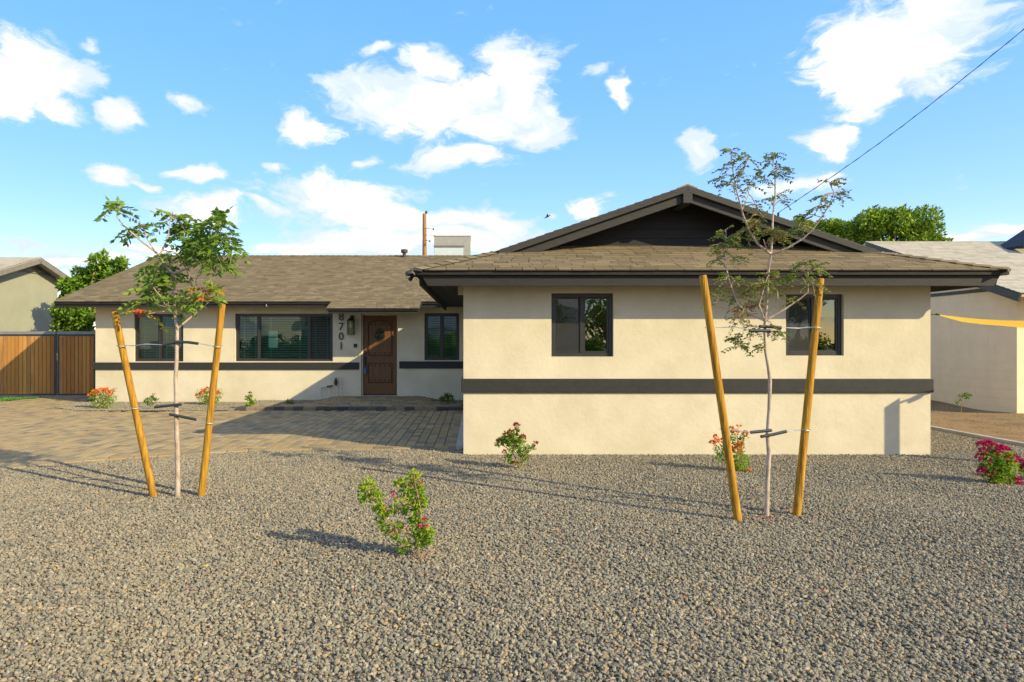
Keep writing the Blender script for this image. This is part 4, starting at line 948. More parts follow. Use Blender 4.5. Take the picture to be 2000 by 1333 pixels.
far_tree(0, [(1710, 428, 21), (1685, 440, 20), (1702, 438, 26), (1740, 434, 26), (1790, 430, 27), (1815, 450, 24), (1690, 465, 24), (1650, 462, 20), (1660, 445, 15), (1735, 465, 28), (1780, 470, 28), (1825, 480, 22), (1700, 490, 24), (1640, 485, 18), (1845, 475, 8), (1720, 500, 30), (1790, 500, 30)], 32, "dense bright green tree with lumpy clipped crown behind the roofs", FICUS, 15000, .20, 1740)
far_tree(0, [(1582, 448, 18), (1615, 445, 16), (1632, 440, 9), (1595, 470, 20), (1560, 440, 12), (1625, 470, 15), (1540, 450, 14)], 33, "lower dense green tree behind the gable's long rake", FICUS, 6500, .20, 1595)
far_tree(0, [(195, 512, 14), (198, 497, 7), (215, 525, 18), (240, 515, 11), (185, 540, 20), (165, 545, 16), (150, 560, 16), (160, 585, 20), (185, 575, 22), (145, 605, 22), (170, 620, 24), (135, 625, 18), (165, 650, 26), (225, 545, 20), (150, 530, 9), (132, 560, 13), (128, 585, 14), (124, 612, 15), (124, 640, 16)], 23.5, "leafy light green citrus tree between the two houses", CITRUS, 9000, .17, 165, name="citrus_tree")

# ------------------------------------------------------------------ young staked trees
def interp(pts, Y, jit, r0, r1):
    P = []; k = len(pts); off = 0
    for i, (x, y) in enumerate(pts):
        if i: off += random.uniform(-jit, jit)
        P.append(at(x, y, Y + off))
    return P, [r0 + (r1 - r0) * i / (k - 1) for i in range(k)]
def compound(items, twb, p, d, length, n, lw, ll, tone_lo, tone_hi, droop=.5):
    p = np.array(p); d = np.array(d) / np.linalg.norm(d); s = np.cross(d, np.array((0, 0, 1))); s = s / max(np.linalg.norm(s), 1e-6); s = s + rvec() * .35; tone = random.uniform(tone_lo, tone_hi)
    pts = [p]
    for i in range(n):
        f = (i + 1) / n; q = p + d * length * f + np.array((0, 0, -droop * length * f * f)); pts.append(q)
        dr_ = d * .75 + np.array((0, 0, -.35 * f - .12))
        for k in (-1, 1):
            items.append([*q, *(dr_ * .5 + s * k * .8 + np.array((0, 0, -.25)) + rvec() * .22), *(d * .7 + np.array((0, 0, .55)) + rvec() * .5), ll * random.uniform(.75, 1.1), lw * random.uniform(.8, 1.1), min(1, max(0, tone + random.uniform(-.12, .12)))])
    items.append([*pts[-1], *(d + np.array((0, 0, -.5))), *s, ll, lw, tone])
    twb.tube([Vector(pts[0]), Vector(pts[len(pts) // 2]), Vector(pts[-1])], [.0022, .0018, .001], 3, caps=False)
def young_tree(label, Y, trunk, branches, clusters, leafm, lsz, nl, r0, spread_len):
    base = at(*trunk[0], Y); t = thing("young_tree", label, "tree", (base.x, Y, 0), "young staked trees")
    tp = [at(x, y, Y + .01 * math.sin(i * 1.7)) for i, (x, y) in enumerate(trunk)]; tp[0].z = -.05
    k = len(tp); b = MB(); b.tube(tp, [r0 * (1.12 if i == 0 else 1 - .55 * i / (k - 1)) for i in range(k)], 10); b.build("trunk", BARK, t, smooth=True)
    allp = list(tp[k // 2:]); bb = MB()
    for (pts, ra, rb) in branches:
        # start each limb at the nearest built point so that the joint closes
        s0 = at(*pts[0], Y); nb = min(allp + tp, key=lambda q: (q - s0).length)
        Yo = nb.y; off = 0; P = [nb.copy()]; drift = random.uniform(-.05, .05)
        for (x, y) in pts[1:]:
            off += drift + random.uniform(-.02, .02); P.append(at(x, y, Yo + off))
        n = len(P); bb.tube(P, [ra + (rb - ra) * i / (n - 1) for i in range(n)], 7)
        for a, c in zip(P, P[1:]): allp += [a.lerp(c, .5), c]
    bb.build("branches", BARK, t, smooth=True)
    items = []; tw = MB()
    for (cx, cy, r, n, lo, hi) in clusters:
        for j in range(max(1, round(n / (6.8 if lsz > .05 else 4.0)))):
            a = random.random() * 6.28; rr = r * .55 * random.random() ** .5; c0 = at(cx + rr * math.cos(a), cy + rr * math.sin(a), Y)
            nb = min(allp, key=lambda q: ((q.x - c0.x) ** 2 + (q.z - c0.z) ** 2)); c0 = at(cx + rr * math.cos(a), cy + rr * math.sin(a), nb.y + random.uniform(-.10, .10))
            mid = nb.lerp(c0, .5) + Vector((0, 0, .02)); tw.tube([nb, mid, c0], [.005, .004, .0025], 4, caps=False)
            for q in range(4):
                f = .35 + .65 * (q + random.random()) / 4; p = nb.lerp(c0, f) if (c0 - nb).length > .02 else c0; ang = random.random() * 6.28
                out = (c0 - nb); out = out.normalized() if out.length > 1e-3 else Vector((0, 0, 1))
                d = Vector((math.cos(ang), math.sin(ang) * .8, random.uniform(-.45, .85))) + out * .7
                compound(items, tw, p, d.normalized(), spread_len * random.uniform(.7, 1.2), random.choice(nl), lsz * .46, lsz, lo, hi)
    link("foliage", leaf_mesh("foliage", items, leafm), t)['kind'] = 'stuff'
    tw.build("twigs", TWIG, t, kind='stuff')
    return t
G0, G1 = .12, .62
LT = 6.83
young_tree("young leafy tree with pale trunk staked before the driveway", LT,
    [(347, 973), (347, 930), (346.7, 890), (344.5, 824), (344, 774), (343, 738), (345, 702), (345.7, 669), (346, 642), (342, 616), (340, 586), (340, 560), (340, 546), (339, 535)],
    [([(339, 537), (322, 520), (311.6, 499.6), (299.5, 489.5), (273, 469), (255, 453), (238.7, 437), (228.6, 424.7), (230.6, 406), (234.7, 394)], .014, .004),
     ([(341, 538), (362, 526), (384.5, 515), (404.8, 499.6), (421, 477), (429, 455), (437, 433)], .014, .004),
     ([(311.6, 493.5), (321.8, 479), (328.8, 461), (330.9, 439), (336, 416)], .010, .003), ([(301.5, 489.5), (289, 469), (283, 455), (281, 437)], .009, .003),
     ([(344, 593), (356, 580.6), (370, 567.5), (383.5, 559), (382.5, 550), (389.6, 528)], .012, .004), ([(375, 562), (370, 545), (365, 530), (360, 505)], .009, .003),
     ([(345, 600), (366, 583.7), (388.6, 574.6), (409, 564.4)], .010, .003), ([(348, 632), (372, 621), (388.6, 607), (407, 591)], .011, .003),
     ([(340, 606), (337, 603), (322, 595), (311.6, 576.6), (300, 563)], .012, .004), ([(340, 609), (318, 609), (297, 612), (285, 615)], .010, .003), ([(337, 603), (320, 599), (303, 594)], .008, .003),
     ([(384.5, 515), (378, 505), (366, 480), (358, 458)], .008, .003)],
    [(233, 400, 24, 12, G0, .5), (258, 445, 12, 4, .1, .4), (283, 448, 26, 12, G0, .5), (330, 430, 26, 18, G0, .5), (355, 452, 34, 26, .0, .45), (375, 478, 40, 36, .0, .45), (350, 498, 34, 26, .0, .5), (400, 440, 30, 22, G0, .5), (430, 430, 28, 22, G0, .5),
     (447, 460, 22, 16, G0, .5), (455, 485, 22, 12, .2, .75), (420, 500, 30, 18, G0, .6), (300, 520, 26, 14, .2, .7), (318, 537, 30, 24, .15, .7), (300, 562, 28, 20, .2, .7), (277, 592, 20, 12, .1, .55), (345, 565, 14, 6, .2, .6), (330, 580, 16, 8, .2, .6),
     (395, 577, 24, 22, .5, .86), (408, 562, 9, 4, .96, 1), (385, 596, 16, 8, .4, .8), (288, 614, 12, 7, .97, 1), (385, 465, 26, 16, .0, .4), (410, 470, 24, 14, .05, .5)],
    LEAF, .086, (4, 4, 5), .026, .20)
RT = 6.13
O0, O1 = .1, .7
young_tree("young sparse tree with thin branches staked before the wing", RT,
    [(1497, 1008), (1499, 937), (1502, 887), (1499, 850), (1502.5, 802), (1504, 745), (1501, 718), (1495, 684), (1494, 651), (1494, 627), (1498, 593), (1499.6, 551), (1502, 514), (1506, 497)],
    [([(1506, 497), (1508, 465), (1509.6, 422), (1514, 380), (1514, 351), (1509.6, 325), (1509.6, 302)], .011, .003), ([(1503, 497), (1479.6, 476.7), (1462.5, 448), (1451, 419.7), (1447, 402.6), (1439.7, 377), (1432.6, 342.7), (1429.7, 317), (1428, 296)], .012, .003),
     ([(1451, 401), (1462.5, 380), (1459.7, 362.7)], .006, .003), ([(1432.6, 325), (1446, 312), (1462, 311)], .005, .002), ([(1506, 498), (1514, 495), (1539.5, 484), (1568, 466.7), (1588, 448), (1605, 425), (1619, 402.6), (1629, 377), (1620, 358)], .011, .003),
     ([(1503, 495), (1498, 491), (1491, 468)], .008, .003), ([(1492.5, 620.7), (1482.5, 596.4), (1488, 576.5), (1499, 540), (1507, 499)], .008, .006),
     ([(1491, 628), (1468, 616), (1442.6, 596.4), (1431, 568), (1422.6, 542), (1415.5, 508), (1418, 479.5), (1418, 455)], .010, .003), ([(1442, 596), (1425.5, 603.5), (1395.5, 599)], .004, .002),
     ([(1498, 620), (1534, 603.5), (1565, 582), (1578, 571), (1579, 548), (1576.6, 514)], .010, .003), ([(1500, 616), (1516.7, 593.6), (1519, 585)], .006, .003), ([(1493, 655), (1469, 657), (1448.5, 664), (1435, 684)], .005, .002), ([(1494, 640), (1478, 640), (1445, 622)], .005, .002)],
    [(1428, 300, 16, 10, O0, .5), (1412, 330, 16, 8, O0, .5), (1408, 352, 12, 5, O0, .5), (1420, 366, 14, 6, O0, .5), (1454, 309, 14, 8, O0, .5), (1450, 343, 12, 6, O0, .5), (1463, 362, 14, 8, O0, .5), (1510, 302, 14, 10, O0, .5), (1493, 315, 12, 5, O0, .5), (1526, 325, 13, 7, O0, .5),
     (1484, 340, 13, 5, O0, .5), (1532, 345, 14, 8, O0, .5), (1530, 388, 14, 8, O0, .5), (1499, 350, 10, 5, O0, .5), (1480, 402, 16, 8, O0, .6), (1495, 385, 8, 3, O0, .5), (1625, 360, 14, 8, O0, .5), (1640, 376, 13, 8, O0, .5), (1604, 388, 14, 8, O0, .5), (1588, 410, 12, 6, O0, .5), (1560, 425, 16, 10, O0, .5), (1556, 445, 14, 8, O0, .6),
     (1480, 440, 28, 26, .3, .97), (1510, 455, 26, 26, .3, .95), (1450, 455, 20, 16, .2, .8), (1440, 472, 14, 10, .2, .7), (1530, 470, 16, 10, .3, .9), (1418, 455, 15, 9, .2, .7), (1400, 481, 15, 9, .2, .7), (1405, 506, 17, 10, .2, .7), (1436, 500, 13, 9, .2, .7), (1415, 540, 14, 9, .1, .6), (1442, 550, 13, 8, .2, .7),
     (1405, 570, 15, 8, .2, .7), (1445, 575, 22, 14, .3, .97), (1470, 562, 18, 10, .3, .8), (1495, 543, 26, 16, .2, .8), (1530, 540, 22, 16, .2, .75), (1556, 545, 15, 10, .2, .7), (1570, 516, 22, 13, .2, .7), (1597, 520, 13, 6, .2, .6), (1590, 546, 15, 9, .2, .6), (1450, 602, 18, 14, .7, 1), (1470, 592, 16, 11, .5, .97), (1440, 626, 15, 9, .5, .95), (1470, 640, 14, 8, .3, .8),
     (1430, 660, 17, 8, .1, .6), (1445, 682, 13, 6, .1, .6), (1480, 676, 12, 5, .1, .5), (1512, 640, 18, 6, .2, .6), (1530, 656, 13, 4, .2, .6), (1515, 572, 14, 8, .2, .7), (1540, 580, 12, 5, .2, .7)],
    LEAF2, .036, (4, 5, 5), .021, .12)

def stake(top, bot, Y, label, r=.035):
    p1 = at(*top, Y + .02); p0 = at(*bot, Y); d = (p1 - p0).normalized(); p0 = p0 - d * .12; n = 9
    pts = [p0.lerp(p1, i / n) for i in range(n + 1)]; rr = [r * (1.04 - .10 * i / n + random.uniform(-.012, .012)) for i in range(n + 1)]
    pts.append(p1 + d * .008); rr.append(r * .82)
    b = MB(); b.tube(pts, rr, 14); return tag(b.build("tree_stake", STAKE, smooth=True), label, "stake", "wooden tree stakes")
stake((224, 611), (300, 971), LT, "leaning stake left of the leafy tree trunk")
stake((434, 596), (393, 972), LT, "stake right of the leafy tree with its top under yellow leaves")
stake((1373, 540), (1441, 1013), 6.0, "leaning stake before the orange flowering shrub", .035)
stake((1602, 546), (1556, 1006), 6.13, "stake standing before the wing's second window", .035)
def tie(hose, wire, Y, label, loop):
    t = thing("tree_tie", label, "tree tie", at(*hose[0], Y), "rubber hose tree ties")
    b = MB(); P = [at(x, y, Y - .035) for x, y in hose]; b.tube(P, .0145, 8)
    b.tube([P[0], P[0] + (P[0] - P[1]).normalized() * .012], [.0155, .012], 8); b.build("hose", RUBBER, t, smooth=True)
    b = MB(); W = [at(x, y, Y - .03 + .02 * math.sin(i)) for i, (x, y) in enumerate(wire)]; b.tube(W, .0028, 5); b.tube([p + Vector((0, .006, .007 * math.sin(i * 2.2))) for i, p in enumerate(W)], .0024, 5)
    c = W[-1]; lp = []                                                    # the turn of wire round the stake
    cx_, cz_, r = loop[0], loop[1], .047
    ctr = at(cx_, cz_, Y + .0)
    for a in np.linspace(0, 6.28, 15): lp.append(ctr + Vector((r * math.cos(a), r * math.sin(a), .006 * math.sin(a * 2))))
    b.tube(lp, .003, 5); b.build("wire", WIRE, t)
tie([(349, 668.5), (368, 669), (387, 671.5)], [(387, 671), (400, 674), (424, 677)], LT, "upper tie from the leafy tree to its right stake", (425, 677))
tie([(346, 668), (334, 671), (318, 674.5)], [(318, 674), (285, 673), (262, 675), (240, 676)], LT, "upper tie from the leafy tree to its left stake", (237.5, 676))
tie([(352, 790.5), (335, 792), (302, 795.5)], [(302, 796), (280, 797), (264, 797)], LT, "lower tie from the leafy tree to its left stake", (263, 797))
tie([(333, 810), (350, 813), (368, 817), (383, 820)], [(383, 820), (395, 824), (408, 825)], LT, "lower tie from the leafy tree to its right stake", (409, 826))
tie([(1485, 638), (1505, 639), (1526, 640.5)], [(1526, 640), (1560, 642), (1578, 639), (1596, 641)], RT, "upper tie from the sparse tree to its right stake", (1593, 640))
tie([(1503, 646.5), (1485, 646.5), (1463, 646)], [(1463, 645), (1440, 640), (1410, 639), (1388, 640)], RT - .05, "upper tie from the sparse tree to its left stake", (1387.5, 640))
tie([(1505, 841), (1486, 843), (1466, 845)], [(1466, 845), (1440, 842), (1418, 838)], RT - .05, "lower tie from the sparse tree to its left stake", (1416, 838))
tie([(1488, 853), (1510, 849), (1536, 843)], [(1536, 844), (1550, 842), (1570, 839)], RT, "lower tie from the sparse tree to its right stake", (1573, 840))

# ------------------------------------------------------------------ shrubs
def shrub(name, label, cat, base, Y, stems, leaves, flowers, leafm, flowerm, lsz, group=None, sr=.006, depth=.12, wide=.62, fsz=None):
    """stems: pixel polylines; leaves: (px,py,r,n,lo,hi); flowers: (px,py,r,n)"""
    bp = at(*base, Y); t = thing(name, label, cat, (bp.x, Y, 0), group)
    b = MB(); allp = []
    for st_ in stems:
        P = []; o_ = 0; dr_ = random.uniform(-.4, .4) * depth
        for i, (x, y) in enumerate(st_): P.append(at(x, y, Y + (o_ if i else 0))); o_ += dr_ / len(st_)
        P[0] = P[0] - Vector((0, 0, .02)) if st_[0] == base else P[0]
        n = len(P); b.tube(P, [sr * (1 - .6 * i / (n - 1)) for i in range(n)], 6); allp += P + [a.lerp(c, .5) for a, c in zip(P, P[1:])]
    items = []
    for (x, y, r, n, lo, hi) in leaves:
        rad = r / FPX * Y
        for _ in range(int(n * 1.2)):
            a = random.random() * 6.28; q = r * random.random() ** .6; p = at(x + q * math.cos(a), y + q * math.sin(a), Y + random.gauss(0, .5) * rad); p.z = max(p.z, .012)
            nb = min(allp, key=lambda s: (s - p).length); out = p - nb; out = np.array(out.normalized()) if out.length > 1e-4 else rvec()
            items.append([*p, *(out * .7 + rvec() * .7 + np.array((0, -.15, .25))), *rvec(), lsz * random.uniform(.6, 1.15), lsz * wide * random.uniform(.8, 1.1), random.uniform(lo, hi)])
        c = at(x, y, Y); nb = min(allp, key=lambda s: (s - c).length)
        if (c - nb).length > .02: b.tube([nb, nb.lerp(c, .5) + Vector((0, 0, .01)), c], [sr * .5, sr * .4, sr * .25], 5); 
    b.build("stem", STEM, t, smooth=True)
    link("leaves", leaf_mesh("leaves", items, leafm), t)['kind'] = 'stuff'
    items = []
    fsz = fsz or lsz * .8
    for (x, y, r, n) in flowers:
        rad = r / FPX * Y; c = at(x, y, Y - .02)
        for _ in range(n):
            d = rvec(); d[2] = abs(d[2]) if random.random() < .7 else d[2]; d[1] -= .3; p = np.array(c) + d * rad * .6
            items.append([*p, *(d + rvec() * .5), *rvec(), fsz * random.uniform(.7, 1.1), fsz * .75, random.random()])
    if items: link("flowers", leaf_mesh("flowers", items, flowerm), t)['kind'] = 'stuff'
    return t
Y = FPX * HC / (1091 - YC)
shrub("bougainvillea", "bright green bougainvillea with few magenta bracts in mid gravel", "shrub", (818, 1091), Y,
    [[(818, 1091), (817, 1070), (822, 1042), (822, 1010), (818.6, 979), (811, 947), (809, 926)], [(817, 1070), (811, 1051), (790, 1038), (768, 1026), (748, 1007), (735, 985), (719, 963), (719, 944)], [(819, 985), (806, 966), (787, 950), (775, 936)],
     [(755, 995), (785, 994), (815, 996)], [(819, 1000), (800, 985), (781, 976), (768, 965)], [(816, 1066), (796, 1060), (781, 1070)]],
    [(718, 950, 15, 110, .4, .9), (712, 970, 13, 70, .1, .6), (735, 970, 13, 80, .4, .9), (740, 992, 12, 70, .3, .9), (752, 1004, 11, 60, .4, .95), (745, 1018, 11, 50, .1, .5), (758, 1032, 11, 50, .2, .6), (778, 1030, 10, 35, .3, .7), (772, 1048, 9, 30, .2, .6), (785, 1070, 11, 45, .1, .5), (797, 1062, 8, 20, .3, .7),
     (809, 928, 10, 60, .5, 1), (811, 945, 11, 70, .4, .9), (780, 942, 9, 50, .4, .9), (792, 955, 10, 55, .2, .6), (803, 966, 11, 60, .3, .8), (820, 960, 10, 60, .3, .8), (822, 980, 12, 90, .4, .95), (815, 995, 12, 80, .2, .7), (800, 985, 9, 30, .4, .8), (780, 976, 7, 20, .5, .9), (790, 996, 9, 45, .0, .4), (770, 995, 8, 35, .1, .5), (808, 1015, 10, 60, .0, .4), (822, 1022, 10, 60, .3, .8),
     (822, 1045, 14, 110, .1, .6), (835, 1042, 11, 70, .3, .8), (820, 1062, 11, 70, .1, .5), (803, 1042, 9, 35, .4, .9), (835, 1058, 8, 35, .2, .6)],
    [(768, 964, 5, 22), (767, 1040, 5, 20), (823, 1029, 5, 24), (830, 1016, 5, 22), (832, 1030, 4, 14), (803, 946, 3, 8), (823, 942, 3, 8), (752, 988, 3, 8), (793, 1030, 3, 6)], BLEAF, MAGENTA, .033, sr=.008, fsz=.020)
Y = FPX * HC / (915 - YC)
shrub("bougainvillea", "small bougainvillea with rust red tips against the wing wall", "shrub", (1016, 915), Y,
    [[(1016, 915), (1008, 897), (1001, 884), (993, 877), (977, 868)], [(1001, 884), (1005, 865), (1009, 845), (1009, 832)], [(1016, 915), (1023, 900), (1027, 880), (1029, 874)], [(1012, 908), (1000, 899), (990, 893), (985, 886)], [(1026, 890), (1036, 880), (1045, 868)], [(1003, 872), (995, 855), (993, 848)], [(1004, 868), (1018, 858)]],
    [(1000, 860, 14, 130, .0, .45), (985, 862, 11, 80, .0, .4), (1014, 862, 10, 70, .2, .7), (1003, 878, 11, 60, .3, .7), (1015, 885, 9, 40, .1, .5), (1027, 878, 7, 50, .2, .6), (1024, 892, 8, 45, .2, .7), (993, 894, 7, 40, .0, .4), (1000, 902, 4, 14, .0, .4), (1040, 875, 5, 24, .0, .4), (975, 866, 6, 30, .0, .4), (1009, 842, 5, 24, .1, .5), (1017, 908, 4, 14, .4, .8), (990, 852, 7, 30, .2, .6)],
    [(1009, 832, 6, 46), (997, 844, 5, 30), (989, 850, 4, 18), (975, 863, 5, 22), (1021, 855, 6, 34), (985, 884, 4, 22), (1046, 867, 4, 18), (1006, 850, 5, 16), (1007, 904, 3, 8)], BLEAF, RUST, .045, sr=.011, fsz=.035)
Y = FPX * HC / (946 - YC)
shrub("bougainvillea", "full bougainvillea crowned with deep pink bracts near the kerb", "shrub", (1958, 946), Y,
    [[(1958, 946), (1945, 915), (1925, 880), (1922, 870)], [(1958, 946), (1960, 900), (1962, 880)], [(1958, 946), (1975, 915), (1983, 897)], [(1958, 946), (1935, 932), (1915, 926)], [(1958, 946), (1980, 942), (1990, 945)]],
    [(1945, 905, 22, 220, .0, .5), (1930, 890, 16, 110, .0, .4), (1965, 898, 16, 140, .2, .85), (1945, 925, 18, 150, .0, .45), (1965, 922, 16, 120, .2, .7), (1975, 908, 10, 60, .5, .95), (1950, 938, 14, 100, .4, .9), (1920, 915, 9, 40, .0, .4), (1975, 938, 9, 40, .3, .8), (1925, 925, 9, 40, .0, .4)],
    [(1915, 870, 9, 80), (1928, 868, 9, 90), (1938, 873, 8, 70), (1920, 884, 8, 70), (1912, 892, 6, 40), (1945, 882, 7, 60), (1955, 876, 7, 60), (1964, 880, 7, 60), (1981, 896, 7, 50), (1932, 925, 7, 50), (1920, 918, 6, 30), (1915, 922, 6, 26), (1938, 920, 5, 30), (1985, 938, 6, 36), (1990, 946, 5, 24), (1968, 896, 6, 20), (1930, 900, 5, 24)], BLEAF, MAGENTA, .045, sr=.009, fsz=.036)
Y = FPX * HC / (935 - YC)
shrub("bougainvillea", "bougainvillea with pink bracts cut off by the photo's right edge", "shrub", (2022, 935), Y,
    [[(2022, 935), (2012, 915), (2000, 905)], [(2022, 935), (2030, 905), (2034, 890)], [(2022, 935), (2045, 910)]], [(2012, 912, 16, 130, .1, .7), (1998, 915, 10, 60, .2, .7), (2030, 905, 18, 120, .1, .7), (2035, 920, 15, 80, .1, .6)],
    [(1996, 903, 6, 50), (1998, 912, 5, 36), (2008, 900, 7, 50), (2030, 890, 9, 70), (1992, 915, 4, 20), (2001, 925, 4, 16)], BLEAF, MAGENTA, .045, fsz=.036)
def lantana(label, cx, top, bot, hw, fl, Y, n=1.0, lsz=.05, half_green=False):
    H_ = bot - top; st_ = [[(cx, bot), (cx + dx_ * hw, top + H_ * random.uniform(.15, .4))] for dx_ in (-.8, -.4, 0, .4, .8)]
    st_ = [[s[0], ((s[0][0] + s[1][0]) / 2, (s[0][1] + s[1][1]) / 2 - 1), s[1]] for s in st_]
    lv = [(cx + hw * a, top + H_ * q, hw * .42, int(k * n), lo, hi) for (a, q, k, lo, hi) in ((-.55, .5, 90, .1, .7), (.55, .5, 90, .1, .7), (0, .45, 110, .0, .6), (-.35, .75, 80, .2, .85), (.35, .75, 80, .2, .85), (0, .82, 80, .3, .95), (-.65, .3, 30, .3, .8), (.7, .3, 30, .3, .8), (0, .25, 40, .3, .8))]
    return shrub("lantana", label, "shrub", (cx, bot), Y, st_, lv, fl, BLEAF, ORANGE, lsz, "orange lantana shrubs", sr=.006, depth=.2, wide=.38, fsz=.045)
Y = FPX * (HC - .03) / (797 - YC)
lantana("bushy orange lantana at the house corner by the gate", 201, 760, 796, 27, [(188, 766, 7, 60), (198, 764, 7, 60), (208, 766, 7, 60), (178, 773, 6, 40), (216, 769, 6, 50), (192, 770, 6, 40), (208, 762, 5, 30), (183, 768, 5, 30), (220, 765, 4, 16)], Y, 1.0, .06)
Y = FPX * (HC - .045) / (790 - YC)
lantana("orange lantana under the window, partly behind a stake", 409, 760, 791, 24, [(388, 773, 6, 50), (398, 765, 6, 50), (407, 761, 6, 50), (396, 768, 5, 30), (424, 766, 5, 40), (428, 770, 4, 24), (414, 764, 5, 30)], Y, 1.0, .06)
Y = FPX * HC / (921 - YC)
shrub("lantana", "tall orange lantana beside the wing wall behind a stake", "shrub", (1437, 921), Y,
    [[(1437, 921), (1430, 885), (1420, 855), (1418, 842)], [(1437, 921), (1440, 880), (1440, 850), (1438, 842)], [(1437, 921), (1448, 880), (1453, 850)], [(1437, 921), (1415, 890), (1398, 868)], [(1437, 921), (1425, 890), (1400, 860)]],
    [(1445, 900, 17, 190, .3, .85), (1430, 905, 13, 110, .2, .6), (1410, 890, 12, 80, .0, .45), (1420, 880, 12, 70, .0, .5), (1440, 878, 13, 80, .0, .5), (1430, 858, 12, 45, .1, .5), (1445, 860, 9, 30, .1, .5), (1402, 876, 9, 40, .1, .5), (1455, 852, 6, 16, .1, .5), (1447, 915, 11, 80, .4, .9), (1425, 845, 7, 18, .1, .5), (1415, 870, 9, 30, .1, .5)],
    [(1391, 866, 6, 50), (1399, 861, 5, 34), (1397, 854, 4, 24), (1430, 878, 6, 50), (1441, 871, 6, 60), (1447, 868, 5, 30), (1445, 882, 4, 20), (1437, 845, 5, 34), (1455, 847, 5, 40), (1428, 838, 4, 20), (1443, 834, 3, 14), (1413, 860, 5, 30), (1462, 919, 3, 12)], BLEAF, ORANGE, .048, "orange lantana shrubs", sr=.007, wide=.36, fsz=.032)
def sprout(label, base, Y, stems, lv, cat="plant", lsz=.05, tone=(0, .5), name="young_plant", red=()):
    return shrub(name, label, cat, base, Y, stems, [(x, y, r, n, *tone) for x, y, r, n in lv], red, BLEAF, RUST, lsz, "young plants in the gravel bed" if name == "young_plant" else None, sr=.008)
Yb = 16.2; gzp = lambda py: FPX * (HC - .045) / (py - YC)
sprout("squat young plant with stubby green shoots under the slider window", (294, 796), gzp(796), [[(294, 796), (292, 785), (287, 778)], [(294, 796), (297, 783), (300, 773)], [(294, 796), (303, 786), (307, 778)]], [(288, 782, 5, 40), (299, 778, 5, 40), (304, 781, 4, 30), (294, 788, 6, 36), (285, 784, 3, 14)], lsz=.055, tone=(.0, .5), red=[(300, 771, 2, 8)])
sprout("young upright plant with reddish tip right of the stake", (487, 797), gzp(797), [[(487, 797), (488, 785), (489, 770)], [(487, 797), (494, 788), (498, 785)], [(487, 797), (481, 790)]], [(489, 775, 4, 36), (484, 778, 4, 24), (493, 788, 4, 26), (485, 792, 6, 44), (496, 786, 4, 18), (489, 783, 4, 24)], lsz=.055, tone=(.1, .7), red=[(489, 769, 2.5, 14)])
sprout("tiny low plant in shaded gravel near the pipes", (566, 790), gzp(791), [[(566, 790), (565, 784), (563, 780)], [(566, 790), (570, 785)]], [(564, 785, 5, 40), (570, 786, 4, 24)], lsz=.05, tone=(.0, .4))
sprout("dark leafy young plant under the window beside the wing", (872, 788), FPX * (HC - .09) / (788 - YC), [[(872, 788), (870, 778), (866, 772)], [(872, 788), (875, 776), (874, 768)], [(872, 788), (880, 778)]], [(866, 778, 5, 40), (873, 773, 5, 46), (879, 778, 5, 40), (872, 783, 7, 40), (863, 780, 3, 14), (884, 780, 3, 14)], lsz=.065, tone=(.0, .4))
sprout("spindly bare seedling against the neighbour's block wall", (1877, 804), 14.6, [[(1877, 804), (1878, 790), (1879, 776)], [(1878, 790), (1873, 786), (1866, 787)], [(1879, 778), (1886, 773), (1892, 776)], [(1879, 776), (1873, 775)]], [(1887, 774, 5, 22), (1882, 773, 4, 12), (1874, 775, 3, 8), (1869, 787, 4, 10), (1892, 775, 3, 8), (1876, 783, 2, 4)], lsz=.06, tone=(.0, .25), name="seedling")

# petals and dry leaves lying on the gravel
items = []
for _ in range(420):
    Yp = 3.0 + 6.2 * random.random() ** .8; Xp = random.uniform(-.74, .84) * Yp
    if not in_front(Xp, Yp): continue
    a = random.random() * 6.28
    items.append([Xp, Yp, .026, math.cos(a), math.sin(a), random.uniform(-.1, .3), -math.sin(a), math.cos(a), random.uniform(-.3, .3), random.uniform(.012, .035), random.uniform(.008, .02), random.uniform(0, .5) if random.random() < .8 else random.uniform(.6, 1)])
for (px, py, n) in ((1465, 1012, 9), (1520, 1003, 5), (1548, 1005, 6), (1500, 1012, 10), (818, 1094, 14), (838, 1086, 8), (330, 962, 8), (1462, 918, 10), (1950, 950, 12)):
    for _ in range(n):
        g = ground(px + random.gauss(0, 14), py + random.gauss(0, 5)); a = random.random() * 6.28
        items.append([g.x, g.y, .026, math.cos(a), math.sin(a), random.uniform(0, .4), -math.sin(a), math.cos(a), .2, random.uniform(.015, .03), .016, random.uniform(.35, 1)])
tag(link("fallen_petals", leaf_mesh("fallen_petals", items, LITTER)), kind='stuff')

# ------------------------------------------------------------------ shade sail and its post beside the wing
t = thing("shade_sail", "yellow shade sail stretched before the neighbour's wall", "shade sail", (8.6, 10.9, 1.9))
tops = [(1833, 614.5), (1850, 617), (1880, 620.5), (1920, 624), (1960, 626), (2000, 627), (2080, 628), (2200, 624)]; bots = [(1833, 616), (1850, 621), (1880, 629), (1920, 634), (1960, 637), (2000, 641), (2080, 652), (2200, 664)]
b = MB(); n = len(tops); vs = []
for k in range(5):
    f = k / 4
    for (a, c) in zip(tops, bots):
        x, y = a[0], a[1] + (c[1] - a[1]) * f; wdt = (a[0] - 1833) / 370
        vs.append(at(x, y + math.sin(f * math.pi) * 1.5 * wdt, 10.75 + (1.3 * (1 - f) - .35 * math.sin(f * 3.1)) * min(1, wdt * 1.6)))
b.add(vs, [(j * n + i, j * n + i + 1, (j + 1) * n + i + 1, (j + 1) * n + i) for j in range(4) for i in range(n - 1)]); b.build("cloth", SAIL, t, smooth=True)
